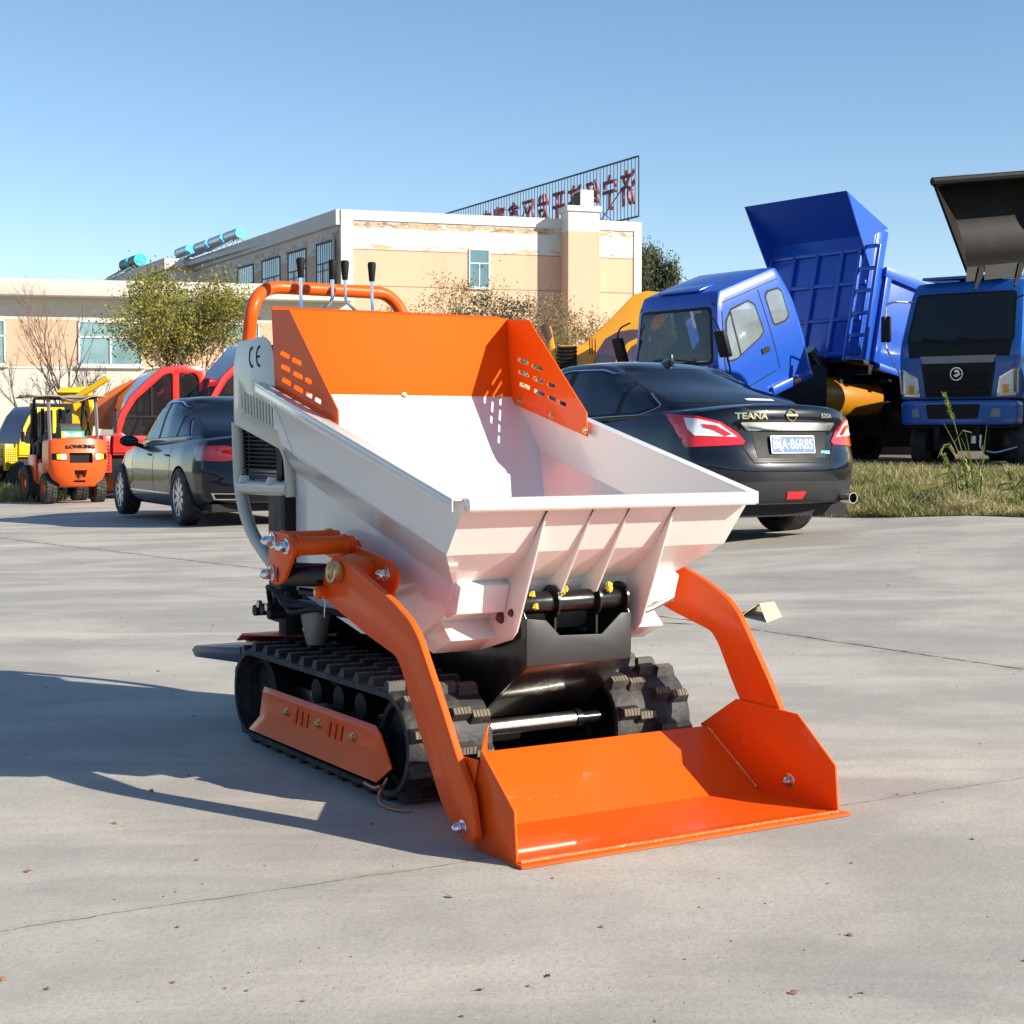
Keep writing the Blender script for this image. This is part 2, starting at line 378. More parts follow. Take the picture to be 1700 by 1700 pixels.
# ================================================ ground
def concrete():
    m = bpy.data.materials.new('concrete'); m.use_nodes = True
    n = m.node_tree.nodes; l = m.node_tree.links; b = n['Principled BSDF']
    g = n.new('ShaderNodeNewGeometry'); pos = g.outputs['Position']
    def N(scale, det=6, rough=.6, vec=None, dist=0):
        t = n.new('ShaderNodeTexNoise'); t.inputs['Scale'].default_value = scale; t.inputs['Detail'].default_value = det
        t.inputs['Roughness'].default_value = rough; t.inputs['Distortion'].default_value = dist
        l.new(vec or pos, t.inputs['Vector']); return t.outputs['Fac']
    def math_(op, a, b_=None, c=None, clamp=False):
        t = n.new('ShaderNodeMath'); t.operation = op; t.use_clamp = clamp
        for i, v in enumerate((a, b_, c)):
            if v is None: continue
            if isinstance(v, (int, float)): t.inputs[i].default_value = v
            else: l.new(v, t.inputs[i])
        return t.outputs[0]
    def ramp(v, a, b_):
        t = n.new('ShaderNodeMapRange'); t.inputs[1].default_value = a; t.inputs[2].default_value = b_; t.interpolation_type = 'SMOOTHSTEP'
        l.new(v, t.inputs[0]); return t.outputs[0]
    def mix(f, a, b_):
        t = n.new('ShaderNodeMix'); t.data_type = 'RGBA'
        if isinstance(f, float): t.inputs[0].default_value = f
        else: l.new(f, t.inputs[0])
        for i, v in ((6, a), (7, b_)):
            if isinstance(v, tuple): t.inputs[i].default_value = (*v, 1)
            else: l.new(v, t.inputs[i])
        return t.outputs[2]
    mp = n.new('ShaderNodeMapping'); mp.inputs['Rotation'].default_value = (0, 0, R(8)); mp.inputs['Scale'].default_value = (.45, 1.6, 1); l.new(pos, mp.inputs[0])
    mp2 = n.new('ShaderNodeMapping'); mp2.inputs['Rotation'].default_value = (0, 0, R(-14)); mp2.inputs['Scale'].default_value = (.7, 2.4, 1); l.new(pos, mp2.inputs[0])
    col = mix(ramp(N(.8, 8, .6), .40, .60), (.365, .34, .295), (.49, .455, .385))
    col = mix(math_('MULTIPLY', ramp(N(1.5, 9, .62, mp.outputs[0], .5),   .49, .68), .48), col, (.28, .27, .245))
    col = mix(math_('MULTIPLY', ramp(N(.9, 7, .6, mp.outputs[0], .4), .52, .68), .62), col, (.62, .565, .465))
    col = mix(math_('MULTIPLY', ramp(N(2.4, 9, .68, mp2.outputs[0], .8), .55, .75), .28), col, (.52, .49, .44))
    col = mix(math_('MULTIPLY', ramp(N(7, 9, .7), .56, .74), .30), col, (.28, .265, .245))
    col = mix(math_('MULTIPLY', ramp(N(1.0, 4, .5, None, .2), .66, .74), .45), col, (.23, .225, .22))
    col = mix(math_('MULTIPLY', ramp(N(60, 6, .75), .46, .72), .55), col, (.27, .255, .235))
    v = n.new('ShaderNodeTexVoronoi'); v.inputs['Scale'].default_value = 26; l.new(pos, v.inputs['Vector'])
    pit = math_('MULTIPLY', ramp(v.outputs['Distance'], .09, .04), ramp(N(2.1, 3), .42, .56))
    col = mix(math_('MULTIPLY', pit, .6), col, (.14, .11, .09))
    col = mix(math_('MULTIPLY', ramp(N(110, 3, .6), .60, .70), .5), col, (.16, .14, .12))
    col = mix(math_('MULTIPLY', ramp(N(85, 3, .6, mp.outputs[0]), .60, .72), .35), col, (.66, .62, .55))
    # joints and cracks: dark broken lines n.p = c
    sx = n.new('ShaderNodeSeparateXYZ'); l.new(pos, sx.inputs[0])
    wob = math_('MULTIPLY', math_('SUBTRACT', N(5, 6), .5), .07)
    crk = None; halo = None
    for (p, q, wd, st) in JOINTS:
        dx, dy = q[0] - p[0], q[1] - p[1]; ln = math.hypot(dx, dy); nx, ny = -dy / ln, dx / ln; c = nx * p[0] + ny * p[1]
        d = math_('ADD', math_('ADD', math_('MULTIPLY', sx.outputs[0], nx), math_('MULTIPLY', sx.outputs[1], ny)), -c)
        d = math_('ABSOLUTE', math_('ADD', d, wob))
        k = math_('MULTIPLY', ramp(d, wd, wd * .35), st); h = math_('MULTIPLY', ramp(d, wd * 9, wd), st * .35)
        crk = k if crk is None else math_('MAXIMUM', crk, k); halo = h if halo is None else math_('MAXIMUM', halo, h)
    brk = ramp(N(13, 6, .8), .38, .52)
    crk2 = math_('MULTIPLY', crk, brk)
    col = mix(math_('MULTIPLY', halo, ramp(N(6, 6), .4, .6)), col, (.20, .165, .13))
    col = mix(crk2, col, (.055, .045, .035))
    l.new(col, b.inputs['Base Color'])
    r = n.new('ShaderNodeMapRange'); r.inputs[3].default_value = .55; r.inputs[4].default_value = .9; l.new(N(2.2, 6), r.inputs[0]); l.new(r.outputs[0], b.inputs['Roughness'])
    h = math_('ADD', math_('MULTIPLY', N(70, 6, .7), .4), math_('MULTIPLY', N(7, 8, .6), .8)); h = math_('SUBTRACT', h, math_('MULTIPLY', crk2, 1.5)); h = math_('SUBTRACT', h, pit)
    bp = n.new('ShaderNodeBump'); bp.inputs['Strength'].default_value = .35; bp.inputs['Distance'].default_value = .012
    l.new(h, bp.inputs['Height']); l.new(bp.outputs[0], b.inputs['Normal'])
    return m
def gp(x, y, z=0):
    d = ray(x, y); t = (z - 1) / d.z; return (d.x * t, d.y * t)
JOINTS = [(gp(0, 1545), gp(870, 1415), .004, .6), (gp(1220, 1045), gp(1700, 1112), .018, 1.0),
          (gp(0, 905), gp(700, 945), .007, .35)]
ys = list(np.arange(-12, 30, .5)) + list(np.arange(30, 120, 5)) + [150, 200, 300, 500, 900, 1500]
xs = [-900, -400, -200, -100, -60, -40] + list(np.arange(-30, 30, .5)) + [30, 40, 60, 100, 200, 400, 900]
vv = [(x, y, gz(x, y)) for y in ys for x in xs]; W_ = len(xs)
ff = [(j * W_ + i, j * W_ + i + 1, (j + 1) * W_ + i + 1, (j + 1) * W_ + i) for j in range(len(ys) - 1) for i in range(W_ - 1)]
o = raw('yard_ground', [tuple(map(float, v)) for v in vv], ff, concrete(), smooth=True); o['kind'] = 'structure'

# ================================================ tracked mini dumper (x = across, y = towards its rear, z = up)
D = thing('tracked_dumper', 'white and orange tracked mini dumper with a skip hopper and an orange loading bucket', 'mini dumper', (0.018, 3.635, 0), R(31))
CX = .5
# --- hopper
bm = bmx(); P = []
def pr(h, y, z): return ((CX - h, y, z), (CX + h, y, z))
RFl, RFr = pr(.45, .337, .835); RRl, RRr = pr(.45, 1.61, 1.154)
KFl, KFr = pr(.444, .449, .695); KMl, KMr = pr(.444, 1.42, .942)
LFl, LFr = pr(.356, .571, .606); LMl, LMr = pr(.356, 1.255, .788)
BFl, BFr = pr(.356, .62, .52); B2l, B2r = pr(.356, .76, .445); B3l, B3r = pr(.356, .93, .445)
sheet(bm, [(RFl, RFr, KFr, KFl), (KFl, KFr, LFr, LFl), (LFl, LFr, BFr, BFl), (BFl, BFr, B2r, B2l), (B2l, B2r, B3r, B3l),
           (B3l, B3r, LMr, LMl), (LMl, LMr, KMr, KMl), (KMl, KMr, RRr, RRl)])
for s, (A, B, Cc, Dd, E_, F1, G, H, I_) in ((0, (RFl, RRl, KMl, KFl, LFl, LMl, BFl, B2l, B3l)), (1, (RFr, RRr, KMr, KFr, LFr, LMr, BFr, B2r, B3r))):
    sheet(bm, [(A, B, Cc, Dd), (Dd, Cc, F1, E_), (E_, F1, I_, H, G)])
hop = obj('hopper', bm, M['white'], D, solid=.005, off=1, smooth=False)
# outer lower skirts that run on behind the sloping back wall
for s in (-1, 1):
    k = lambda h: CX + s * h
    bm = bmx()
    sheet(bm, [((k(.4475), .449, .695), (k(.4475), 1.50, .966), (k(.3600), 1.62, .885), (k(.3600), .571, .606)),
               ((k(.4475), 1.42, .943), (k(.4535), 1.60, 1.15), (k(.4475), 1.51, .968)),
               ((k(.3600), .571, .606), (k(.3600), 1.62, .885), (k(.3600), 1.68, .52), (k(.3600), 1.12, .415), (k(.3600), .76, .443), (k(.3600), .62, .52))])
    obj('side_skirt', bm, M['white'], hop, solid=.004, off=0, smooth=False)
# rim: rolled flange round the mouth
bm = bmx()
for s in (-1, 1):
    a = CX + s * .45; b_ = CX + s * .487
    x0, x1 = min(a, b_), max(a, b_)
    sl = (1.154 - .835) / (1.61 - .337)
    for (p, q, z0, z1) in ((x0, x1, -.002, .004), ((b_ - .004) if s > 0 else b_, b_ if s > 0 else (b_ + .004), -.03, -.0025)):
        vs = [bm.verts.new((x, y, .835 + (y - .337) * sl + z)) for x in (p, q) for y in (.345, 1.63) for z in (z0, z1)]
        for f in ((0, 1, 3, 2), (4, 6, 7, 5), (0, 4, 5, 1), (2, 3, 7, 6), (0, 2, 6, 4), (1, 5, 7, 3)): bm.faces.new([vs[i] for i in f])
prism(bm, [(.340, .812), (.318, .806), (.310, .814), (.312, .836), (.322, .842), (.352, .842), (.352, .837), (.34, .834)], 'x', .045, .955)
obj('rim', bm, M['white'], hop, bevel=.0015)
# front gusset ribs
for u, outer in ((.298, 1), (.442, 0), (.557, 0), (.704, 1)):
    bm = bmx()
    if outer: poly = [(.345, .808), (.353, .806), (.505, .475), (.531, .452), (.70, .405), (.84, .42), (.76, .44), (.624, .515), (.575, .606), (.449, .695)]
    else: poly = [(.347, .808), (.355, .804), (.512, .57), (.60, .545), (.626, .53), (.573, .608), (.449, .694)]
    prism(bm, poly, 'x', u - .003, u + .003)
    obj('rib', bm, M['white'], hop, bevel=.001)
for s in (-1, 1):     # lower cross beam ends
    bm = bmx(); x0, x1 = sorted((CX + s * .356, CX + s * .206))
    prism(bm, [(.562, .612), (.535, .600), (.560, .525), (.615, .510), (.624, .52), (.575, .606)], 'x', x0, x1)
    obj('cross_beam', bm, M['white'], hop, bevel=.0015)
    bm = bmx(); prism(bm, [(.66, .50), (.60, .45), (.70, .405), (.80, .425), (.78, .45)], 'x', *sorted((CX + s * .35, CX + s * .204)))
    obj('cross_beam', bm, M['white'], hop, bevel=.0015)
def nut(name, p, ax, par, r=.014, h=.02, m='brass', dome=False, sub=None):
    bm = bmx(); p = Vector(p); ax = Vector(ax).normalized()
    cyl(bm, p, p + ax * h * .25, r * 1.35, 20); cyl(bm, p + ax * h * .24, p + ax * h, r, 6)
    if dome:
        tube(bm, [p + ax * h * .98, p + ax * (h + r * .25), p + ax * (h + r * .6), p + ax * (h + r * .85), p + ax * (h + r * .98)], [r * .86, r * .84, r * .64, r * .36, r * .08], 20)
    else: cyl(bm, p + ax * h * .98, p + ax * h * 1.35, r * .5, 12)
    return obj(name, bm, M[m], par, bevel=.0008)
nut('bolt', (.294, .581, .506), (-1, -.3, 0), hop, .012, .012, 'rust')
nut('bolt', (.294, .528, .524), (-1, -.3, 0), hop, .008, .008, 'rust')
# --- splash guard
bm = bmx(); gl, gr_ = CX - .43, CX + .43
sheet(bm, [((gl, 1.585, 1.096), (gr_, 1.585, 1.096), (gr_, 1.592, 1.158), (gl, 1.592, 1.158)),
           ((gl, 1.592, 1.158), (gr_, 1.592, 1.158), (gr_, 1.618, 1.394), (gl, 1.618, 1.394)),
           ((gl, 1.618, 1.394), (gr_, 1.618, 1.394), (gr_ - .03, 1.655, 1.404), (gl + .01, 1.655, 1.404))])
guard = obj('splash_guard', bm, M['guardorange'], D, solid=.004, off=0, bevel=.001)
slots = [(1.51, 1.246), (1.42, 1.222), (1.506, 1.205), (1.412, 1.180), (1.334, 1.161), (1.50, 1.163), (1.408, 1.138), (1.33, 1.118), (1.266, 1.100)]
for s in (-1, 1):
    x = CX + s * .432
    poly = [(1.617, 1.393), (1.475, 1.383), (1.125, 1.069), (1.120, .992 if s > 0 else 1.0), (1.59, 1.108)]
    bm = bmx(); prism(bm, poly, 'x', x - .002, x + .002); cuts = []
    for i, (sy, sz) in enumerate(slots):
        cb = bmx(); L_ = .048 if i in (4, 7, 8) else .070
        mt = Matrix.Translation((x, sy, sz)) @ Matrix.Rotation(R(14), 4, 'X')
        pl = roundpoly([(-L_ / 2, -.0072), (L_ / 2, -.0072), (L_ / 2, .0072), (-L_ / 2, .0072)], .005, 3)
        prism(cb, pl, 'x', -.02, .02, mt); cuts.append(cb)
    sp = obj('side_panel', bm, M['orange'], guard, cutters=cuts, smooth=False)
for (y, z) in ((1.528, 1.114), (1.329, 1.063), (1.129, 1.012)): nut('bolt', (CX + .43, y, z), (-1, 0, 0), guard, .009, .008)
for x in (.517, .88): nut('bolt', (x, 1.584, 1.126), (0, -1, .05), guard, .008, .007)
# --- loading bucket
bm = bmx()
BT = (.567, .148); BB = (.335, .006)
sheet(bm, [((.23, BT[0], BT[1]), (.985, BT[0], BT[1]), (.985, BB[0], BB[1]), (.12, BB[0], BB[1])),
           ((.12, BB[0], BB[1]), (.985, BB[0], BB[1]), (.985, .02, .005), (.004, .02, .005), (.004, .18, .006))])
bk = obj('loading_bucket', bm, M['orange'], D, solid=.006, off=0, smooth=False)
bm = bmx(); prism(bm, [(.05, .0005), (-.012, .0005), (-.018, .004), (-.012, .0095), (.05, .0095)], 'x', -.004, 1.005)
obj('cutting_edge', bm, M['orange'], bk, bevel=.001)
bm = bmx(); prism(bm, [(.60, .150), (.437, .247), (.175, .243), (.024, .128), (.012, .001), (.22, .001), (.36, .004)], 'x', .985, .991)
obj('side_plate', bm, M['orange'], bk, bevel=.001)
bm = bmx(); prism(bm, [(.175, .243), (.024, .128), (.012, .001), (.21, .001), (.25, .05), (.21, .14)], 'x', -.001, .005)
LPt = obj('side_plate', bm, M['orange'], bk, bevel=.001)
bm = bmx(); sheet(bm, [((.002, .178, .243), (.168, .437, .249), (.23, .567, .148), (.12, .335, .006), (.006, .21, .004))])
obj('inner_wing', bm, M['orange'], LPt, solid=.005, off=0, bevel=.0008)
bm = bmx(); prism(bm, [(.31, .215), (.18, .222), (.21, .13), (.27, .07), (.33, .10)], 'x', -.010, -.004); obj('bucket_bracket', bm, M['orange'], bk, bevel=.001)
for (a, b_) in (((.005, .006, .0115), (.98, .006, .0115)), ((.982, .335, .012), (.982, .56, .148))):
    bm = bmx(); n_ = 90; a = Vector(a); b_ = Vector(b_)
    rr = [.0035 + .0016 * random.random() for _ in range(n_)]
    tube(bm, [a.lerp(b_, i / (n_ - 1)) for i in range(n_)], rr, 7); obj('weld_seam', bm, M['weld'], bk)
nut('bolt', (.985, .205, .055), (-1, 0, 0), bk, .017, .006, 'steel', dome=True)
nut('bolt', (-.001, .20, .058), (1, 0, 0), bk, .012, .006, 'steel', dome=True)
bm = bmx(); cyl(bm, (.993, .42, .13), (1.02, .40, .13), .03, 20); obj('bucket_bracket', bm, M['orange'], bk)
# --- lift arms
arm = [(.878, .658), (.584, .570), (.489, .530), (.437, .490), (.309, .323), (.240, .225), (.172, .145), (.146, .046), (.160, .030), (.207, .022), (.262, .051),
       (.32, .098), (.467, .300), (.527, .395), (.560, .428), (.746, .468), (1.001, .536), (1.03, .560), (.985, .628), (.94, .668)]
arm = roundpoly(arm, .02, 3)
for s in (-1, 1):
    x0, x1 = (-.034, -.016) if s < 0 else (.992, 1.010)
    xo = x0 if s < 0 else x1
    bm = bmx(); prism(bm, arm, 'x', x0, x1); A = obj('lift_arm', bm, M['orange'], D, bevel=.0012)
    bm = bmx(); lathe(bm, [(0, .024), (.002, .030), (.030, .030), (.032, .027), (.032, .016), (.026, .015), (.026, .001)], (xo, .90, .62), 'x', 32)
    if s < 0:
        for v in bm.verts: v.co.x = 2 * xo - v.co.x
    obj('pivot_collar', bm, M['brass'], A, bevel=.001)
    bm = bmx(); cyl(bm, (xo - s * .01, 1.0, .556), (xo + s * .028, 1.0, .556), .019, 24); obj('pin_boss', bm, M['orange'], A, bevel=.001)
    bm = bmx(); cyl(bm, (xo + s * .0279, 1.0, .556), (xo + s * .032, 1.0, .556), .009, 20); obj('pin', bm, M['brass'], A)
    nut('cap_nut', (xo, .205, .058), (s, 0, 0), A, .014, .018, 'chrome', dome=True)
    bm = bmx(); tube(bm, smooth_path([(xo + s * .015, .975, .54), (xo + s * .02, .97, .55), (xo + s * .02, .955, .535), (xo + s * .02, .96, .51), (xo + s * .018, .965, .49)], 5), .0016, 6)
    obj('split_pin', bm, M['steel'], A)
# --- linkage on each flank
for s in (-1, 1):
    X = lambda x: x if s < 0 else 1 - x
    tri = roundpoly([(1.165, .725), (1.02, .722), (.985, .675), (1.055, .592), (1.10, .572), (1.168, .578)], .018, 3)
    x0, x1 = sorted((X(-.135), X(-.123)))
    bm = bmx(); prism(bm, tri, 'x', x0, x1); T = obj('link_plate', bm, M['orange'], D, bevel=.001)
    for (y, z) in ((1.128, .697), (1.030, .686), (1.137, .603)):
        nut('cap_nut', (X(-.135), y, z), (s, 0, 0), T, .017, .022, 'chrome', dome=True)
    for (y, z) in ((1.128, .697), (1.030, .686)):
        bm = bmx(); cyl(bm, (X(-.125), y, z), (X(.066), y, z), .026, 24); cyl(bm, (X(-.11), y, z), (X(-.10), y, z), .030, 24); cyl(bm, (X(.03), y, z), (X(.045), y, z), .031, 24)
        obj('link_tube', bm, M['orange'], T, bevel=.001)
    bm = bmx(); cyl(bm, (X(-.12), 1.12, .603), (X(-.0), 1.02, .600), .034, 28); cyl(bm, (X(-.0), 1.02, .6), (X(.1), .96, .598), .03, 28)
    obj('hydraulic_cylinder', bm, M['black'], T, bevel=.002)
    bm = bmx(); cyl(bm, (X(-.07), 1.10, .553), (X(.12), .98, .53), .012, 14); obj('hydraulic_pipe', bm, M['black'], T)
    hp = roundpoly([(1.37, .700), (1.30, .712), (.86, .664), (.775, .650), (.735, .615), (.80, .535), (.85, .535), (.953, .604), (1.232, .647)], .02, 3)
    x0, x1 = sorted((X(.064), X(.074)))
    bm = bmx(); prism(bm, hp, 'x', x0, x1); H_ = obj('pivot_plate', bm, M['orange'], D, bevel=.001)
    nut('cap_nut', (X(.064), .808, .616), (s, 0, 0), H_, .017, .020, 'chrome', dome=True)
    bm = bmx(); cyl(bm, (X(.142), 1.15, .66), (X(.074), 1.15, .66), .03, 20); obj('spacer', bm, M['orange'], H_)
    bm = bmx(); cyl(bm, (X(.07), .90, .62), (X(-.01), .90, .62), .03, 24); obj('pivot_tube', bm, M['orange'], H_, bevel=.001)
# --- tracks
def track_path(r, n=140):
    # stadium with a slight slope, y forward small; rear pulley centre yr, front pulley centre yf
    yf, yr, zc = .765, 1.745, .158
    segs = []; L1 = yr - yf; per = 2 * L1 + 2 * math.pi * r
    out = []
    for i in range(n):
        d = per * i / n
        if d < L1: out.append((yf + d, zc + r, (0, 1)))
        elif d < L1 + math.pi * r:
            a = (d - L1) / r; out.append((yr + math.sin(a) * r, zc + math.cos(a) * r, (math.sin(a), math.cos(a))))
        elif d < 2 * L1 + math.pi * r: e = d - L1 - math.pi * r; out.append((yr - e, zc - r, (0, -1)))
        else:
            a = (d - 2 * L1 - math.pi * r) / r; out.append((yf - math.sin(a) * r, zc - math.cos(a) * r, (-math.sin(a), -math.cos(a))))
    return out
for s in (-1, 1):
    xa, xb = (.036, .292) if s < 0 else (.708, .964); xm = (xa + xb) / 2
    pth = track_path(.138); n = len(pth); bm = bmx(); rings = []
    for (y, z, nn) in pth:
        # cross-section: outer face flat, inner face
        rings.append([bm.verts.new((x, y + nn[0] * t, z + nn[1] * t)) for (x, t) in ((xa, -.012), (xa, .004), (xa + .012, .008), (xb - .012, .008), (xb, .004), (xb, -.012))])
    for i in range(n):
        a, b_ = rings[i], rings[(i + 1) % n]
        for k in range(6): bm.faces.new((a[k], a[(k + 1) % 6], b_[(k + 1) % 6], b_[k]))
    TR = obj('track', bm, M['rubber'], D)
    lug = bmx(); NL = 30
    pl = track_path(.145, NL * 12)
    for i in range(NL):
        for col in (0, 1):
            y, z, nn = pl[(i * 12 + (6 if col else 0)) % len(pl)]
            N_ = Vector((0, nn[0], nn[1])); Tn = Vector((0, nn[1], -nn[0])); Xv = Vector((1, 0, 0))
            w0, w1 = (xa + .004, xm - .004) if col == 0 else (xm + .004, xb - .004)
            mid = (w0 + w1) / 2
            # stepped lug: two blocks offset along the track
            for (q0, q1, sh) in ((w0, mid + .004, .006), (mid - .004, w1, -.006)):
                def pt(x, t, h): return Vector((x, y, z)) + Tn * t + N_ * h
                b0, b1 = .021, .0105
                base = [pt(q0, sh - b0, -.002), pt(q1, sh - b0, -.002), pt(q1, sh + b0, -.002), pt(q0, sh + b0, -.002)]
                e = .005
                top = [pt(q0 + e, sh - b1, .022), pt(q1 - e, sh - b1, .022), pt(q1 - e, sh + b1, .022), pt(q0 + e, sh + b1, .022)]
                bv = [lug.verts.new(p) for p in base]; tv = [lug.verts.new(p) for p in top]
                lug.faces.new(bv[::-1]); lug.faces.new(tv)
                for k in range(4): lug.faces.new((bv[k], bv[(k + 1) % 4], tv[(k + 1) % 4], tv[k]))
                nr = 5
                for r_ in range(nr):      # ribbed worn top
                    xa_ = q0 + e + (q1 - q0 - 2 * e) * (r_ + .12) / nr; xb_ = q0 + e + (q1 - q0 - 2 * e) * (r_ + .88) / nr
                    vs = [lug.verts.new(pt(x, t, h)) for x in (xa_, xb_) for t in (sh - b1 + .001, sh + b1 - .001) for h in (.021, .0235)]
                    for f in ((0, 1, 3, 2), (4, 6, 7, 5), (0, 4, 5, 1), (2, 3, 7, 6), (0, 2, 6, 4), (1, 5, 7, 3)):
                        lug.faces.new([vs[j] for j in f]).material_index = 1
    LG = obj('tread_lugs', lug, M['rubber'], TR, smooth=False); LG.data.materials.append(M['lugwear'])
    for (y, r, nm) in ((.765, .120, 'idler_wheel'), (1.745, .115, 'drive_sprocket'), (1.0, .058, 'track_roller'), (1.17, .058, 'track_roller'), (1.34, .058, 'track_roller'), (1.52, .058, 'track_roller')):
        zc = .158 if r > .1 else .082
        bm = bmx(); lathe(bm, [(xa + .05, r * .3), (xa + .055, r * .34), (xa + .06, r * .8), (xa + .045, r * .85), (xa + .045, r), (xb - .045, r), (xb - .045, r * .85), (xb - .06, r * .3)], (0, y, zc), 'x', 36)
        obj(nm, bm, M['blackmatte'], TR)
    for y in (1.05, 1.2, 1.36):
        bm = bmx(); lathe(bm, [(xa + .06, .022), (xa + .062, .038), (xa + .10, .038)], (0, y, .215), 'x', 28); obj('carrier_roller', bm, M['blackmatte'], TR)
    bm = bmx(); box(bm, xa + .09, xb - .09, .80, 1.7, .09, .20); obj('track_frame', bm, M['black'], TR, bevel=.004)
    # orange guard plate bent along its length
    gx = (xa - .012) if s < 0 else (xb + .012)
    prof = [(.200, .010), (.186, 0), (.104, 0), (.060, -.026)]      # z , inward offset
    bm = bmx(); yA = [1.614, 1.604, 1.632, 1.660]; yB = [.815, .765, .700, .745]
    rows = [[bm.verts.new((gx + (-s) * o_, ya + (yb - ya) * t, z)) for t in [k / 12 for k in range(13)]] for (z, o_), ya, yb in zip(prof, yA, yB)]
    for a, b_ in zip(rows, rows[1:]):
        for k in range(12): bm.faces.new((a[k], a[k + 1], b_[k + 1], b_[k]))
    cuts = []
    for y in (1.33, 1.29, 1.25, 1.09, 1.05, 1.01):
        cb = bmx(); prism(cb, [(y - .010, .170), (y + .001, .170), (y + .016, .124), (y + .005, .124)], 'x', gx - .03, gx + .03); cuts.append(cb)
    G = obj('track_guard', bm, M['orange'], TR, solid=.004, off=0, cutters=cuts, bevel=.0008)
for c in list(D.children):
    if c.name.startswith('track') and c.name.split('.')[0] == 'track':
        s = -1 if c.name == 'track' else 1
        gx = .024 if s < 0 else .976
        for y in (1.405, 1.171, .937): nut('guard_bolt', (gx + s * .002, y, .150), (s, 0, 0), c, .011, .010)
# --- chassis
bm = bmx(); box(bm, .31, .69, .90, 1.9, .10, .30); box(bm, .33, .67, .95, 1.72, .30, .42)
for y in (.95, 1.6): box(bm, .13, .87, y - .04, y + .04, .14, .18)
CH = obj('chassis', bm, M['black'], D, bevel=.004)
bm = bmx(); prism(bm, [(.33, .38), (.33, .508), (.392, .500), (.435, .457), (.572, .452), (.637, .507), (.671, .506), (.671, .392), (.660, .378)], 'y', .508, .514)
br = obj('front_bracket', bm, M['darkgrey'], CH, bevel=.0015)
for x in (.332, .668):
    bm = bmx(); prism(bm, [(.512, .505), (.512, .381), (.77, .20), (1.15, .25), (1.15, .40), (.80, .47), (.60, .56), (.55, .56)], 'x', x - .003, x + .003)
    obj('side_cheek', bm, M['black'], br, bevel=.001)
bm = bmx(); prism(bm, [(.512, .378), (.516, .384), (.775, .206), (.77, .200)], 'x', .335, .665); obj('sloping_plate', bm, M['black'], br, bevel=.001)
bm = bmx(); cyl(bm, (.33, .545, .545), (.668, .545, .545), .030, 32); PV = obj('pivot_tube', bm, M['black'], CH, bevel=.001)
for x in (.43, .565, .655):
    bm = bmx(); lathe(bm, [(x - .003, .03), (x - .003, .047), (x + .004, .047), (x + .004, .03)], (0, .545, .545), 'x', 36); obj('pivot_collar', bm, M['black'], PV)
    bm = bmx(); box(bm, x - .003, x + .003, .522, .57, .40, .53); obj('lug_plate', bm, M['black'], PV)
for (x, y, z) in ((.355, .52, .572), (.36, .51, .54), (.45, .515, .572), (.455, .51, .58), (.60, .515, .575), (.603, .52, .585)):
    bm = bmx(); bmesh.ops.create_icosphere(bm, subdivisions=3, radius=.011)
    for v in bm.verts: v.co = Vector((x, y, z)) + v.co * (.65 + .7 * noise.noise(v.co * 160 + Vector((x * 50, 0, 0))))
    obj('grease_blob', bm, M['grease'], PV)
bm = bmx(); cyl(bm, (.300, .69, .188), (.62, .69, .188), .022, 32); obj('cross_shaft', bm, M['steel'], CH)
bm = bmx(); cyl(bm, (.62, .69, .188), (.71, .69, .188), .017, 24); cyl(bm, (.60, .69, .188), (.618, .69, .188), .027, 24); obj('shaft_end', bm, M['black'], CH)
bm = bmx(); cyl(bm, (.33, .80, .222), (.60, .80, .222), .016, 24); obj('cross_shaft', bm, M['steel'], CH)
bm = bmx(); tube(bm, bend_path([(.705, .56, .50), (.76, .56, .50), (.85, .56, .535)], .03), .009, 12); obj('pin_handle', bm, M['steel'], hop)
# --- engine end
CE = roundpoly([(2.03, 1.035), (2.03, 1.24), (1.985, 1.31), (1.757, 1.318), (1.70, 1.29), (1.625, 1.15), (1.475, .97), (1.47, .942), (1.62, .95)], .02, 4)
bm = bmx(); prism(bm, CE, 'x', .098, .101); cuts = []
for i in range(11):
    y = 1.955 - i * .0262; z = 1.112 - i * .0055; cb = bmx()
    h = .034 if i else .026
    prism(cb, [(y + .0045, z + h), (y - .0045, z + h), (y - .0105, z - h), (y - .0015, z - h)], 'x', .08, .12); cuts.append(cb)
PN = obj('engine_side_panel', bm, M['cream'], D, cutters=cuts, bevel=.0008)
bm = bmx(); prism(bm, CE, 'x', .899, .902); obj('engine_side_panel', bm, M['cream'], D, bevel=.0008)
bm = bmx(); box(bm, .104, .896, 1.62, 2.02, 1.03, 1.29); obj('engine_cover', bm, M['blackmatte'], D, bevel=.01)
def arc(cx, cz, r, a0, a1, w, n=22):
    out = [(cx + r * math.cos(R(a0 + (a1 - a0) * i / n)), cz + r * 1.15 * math.sin(R(a0 + (a1 - a0) * i / n))) for i in range(n + 1)]
    inn = [(cx + (r - w) * math.cos(R(a0 + (a1 - a0) * i / n)), cz + (r - w) * 1.15 * math.sin(R(a0 + (a1 - a0) * i / n))) for i in range(n + 1)]
    return out + inn[::-1]
for (cy, e) in ((1.858, 0), (1.796, 1)):      # C and E, opening towards the front of the machine
    bm = bmx(); pl = [(cy + .0 - (p[0] - cy), p[1]) for p in arc(cy, 1.254, .031, 82, 278, .0085)]
    pl = [(2 * cy - p[0], p[1]) for p in pl]; pl = [(2 * cy - p[0], p[1]) for p in pl]
    prism(bm, pl, 'x', .0970, .0982)
    if e: box(bm, .0970, .0982, cy - .001, cy + .026, 1.250, 1.258)
    obj('ce_marking', bm, M['marking'], PN, smooth=False)
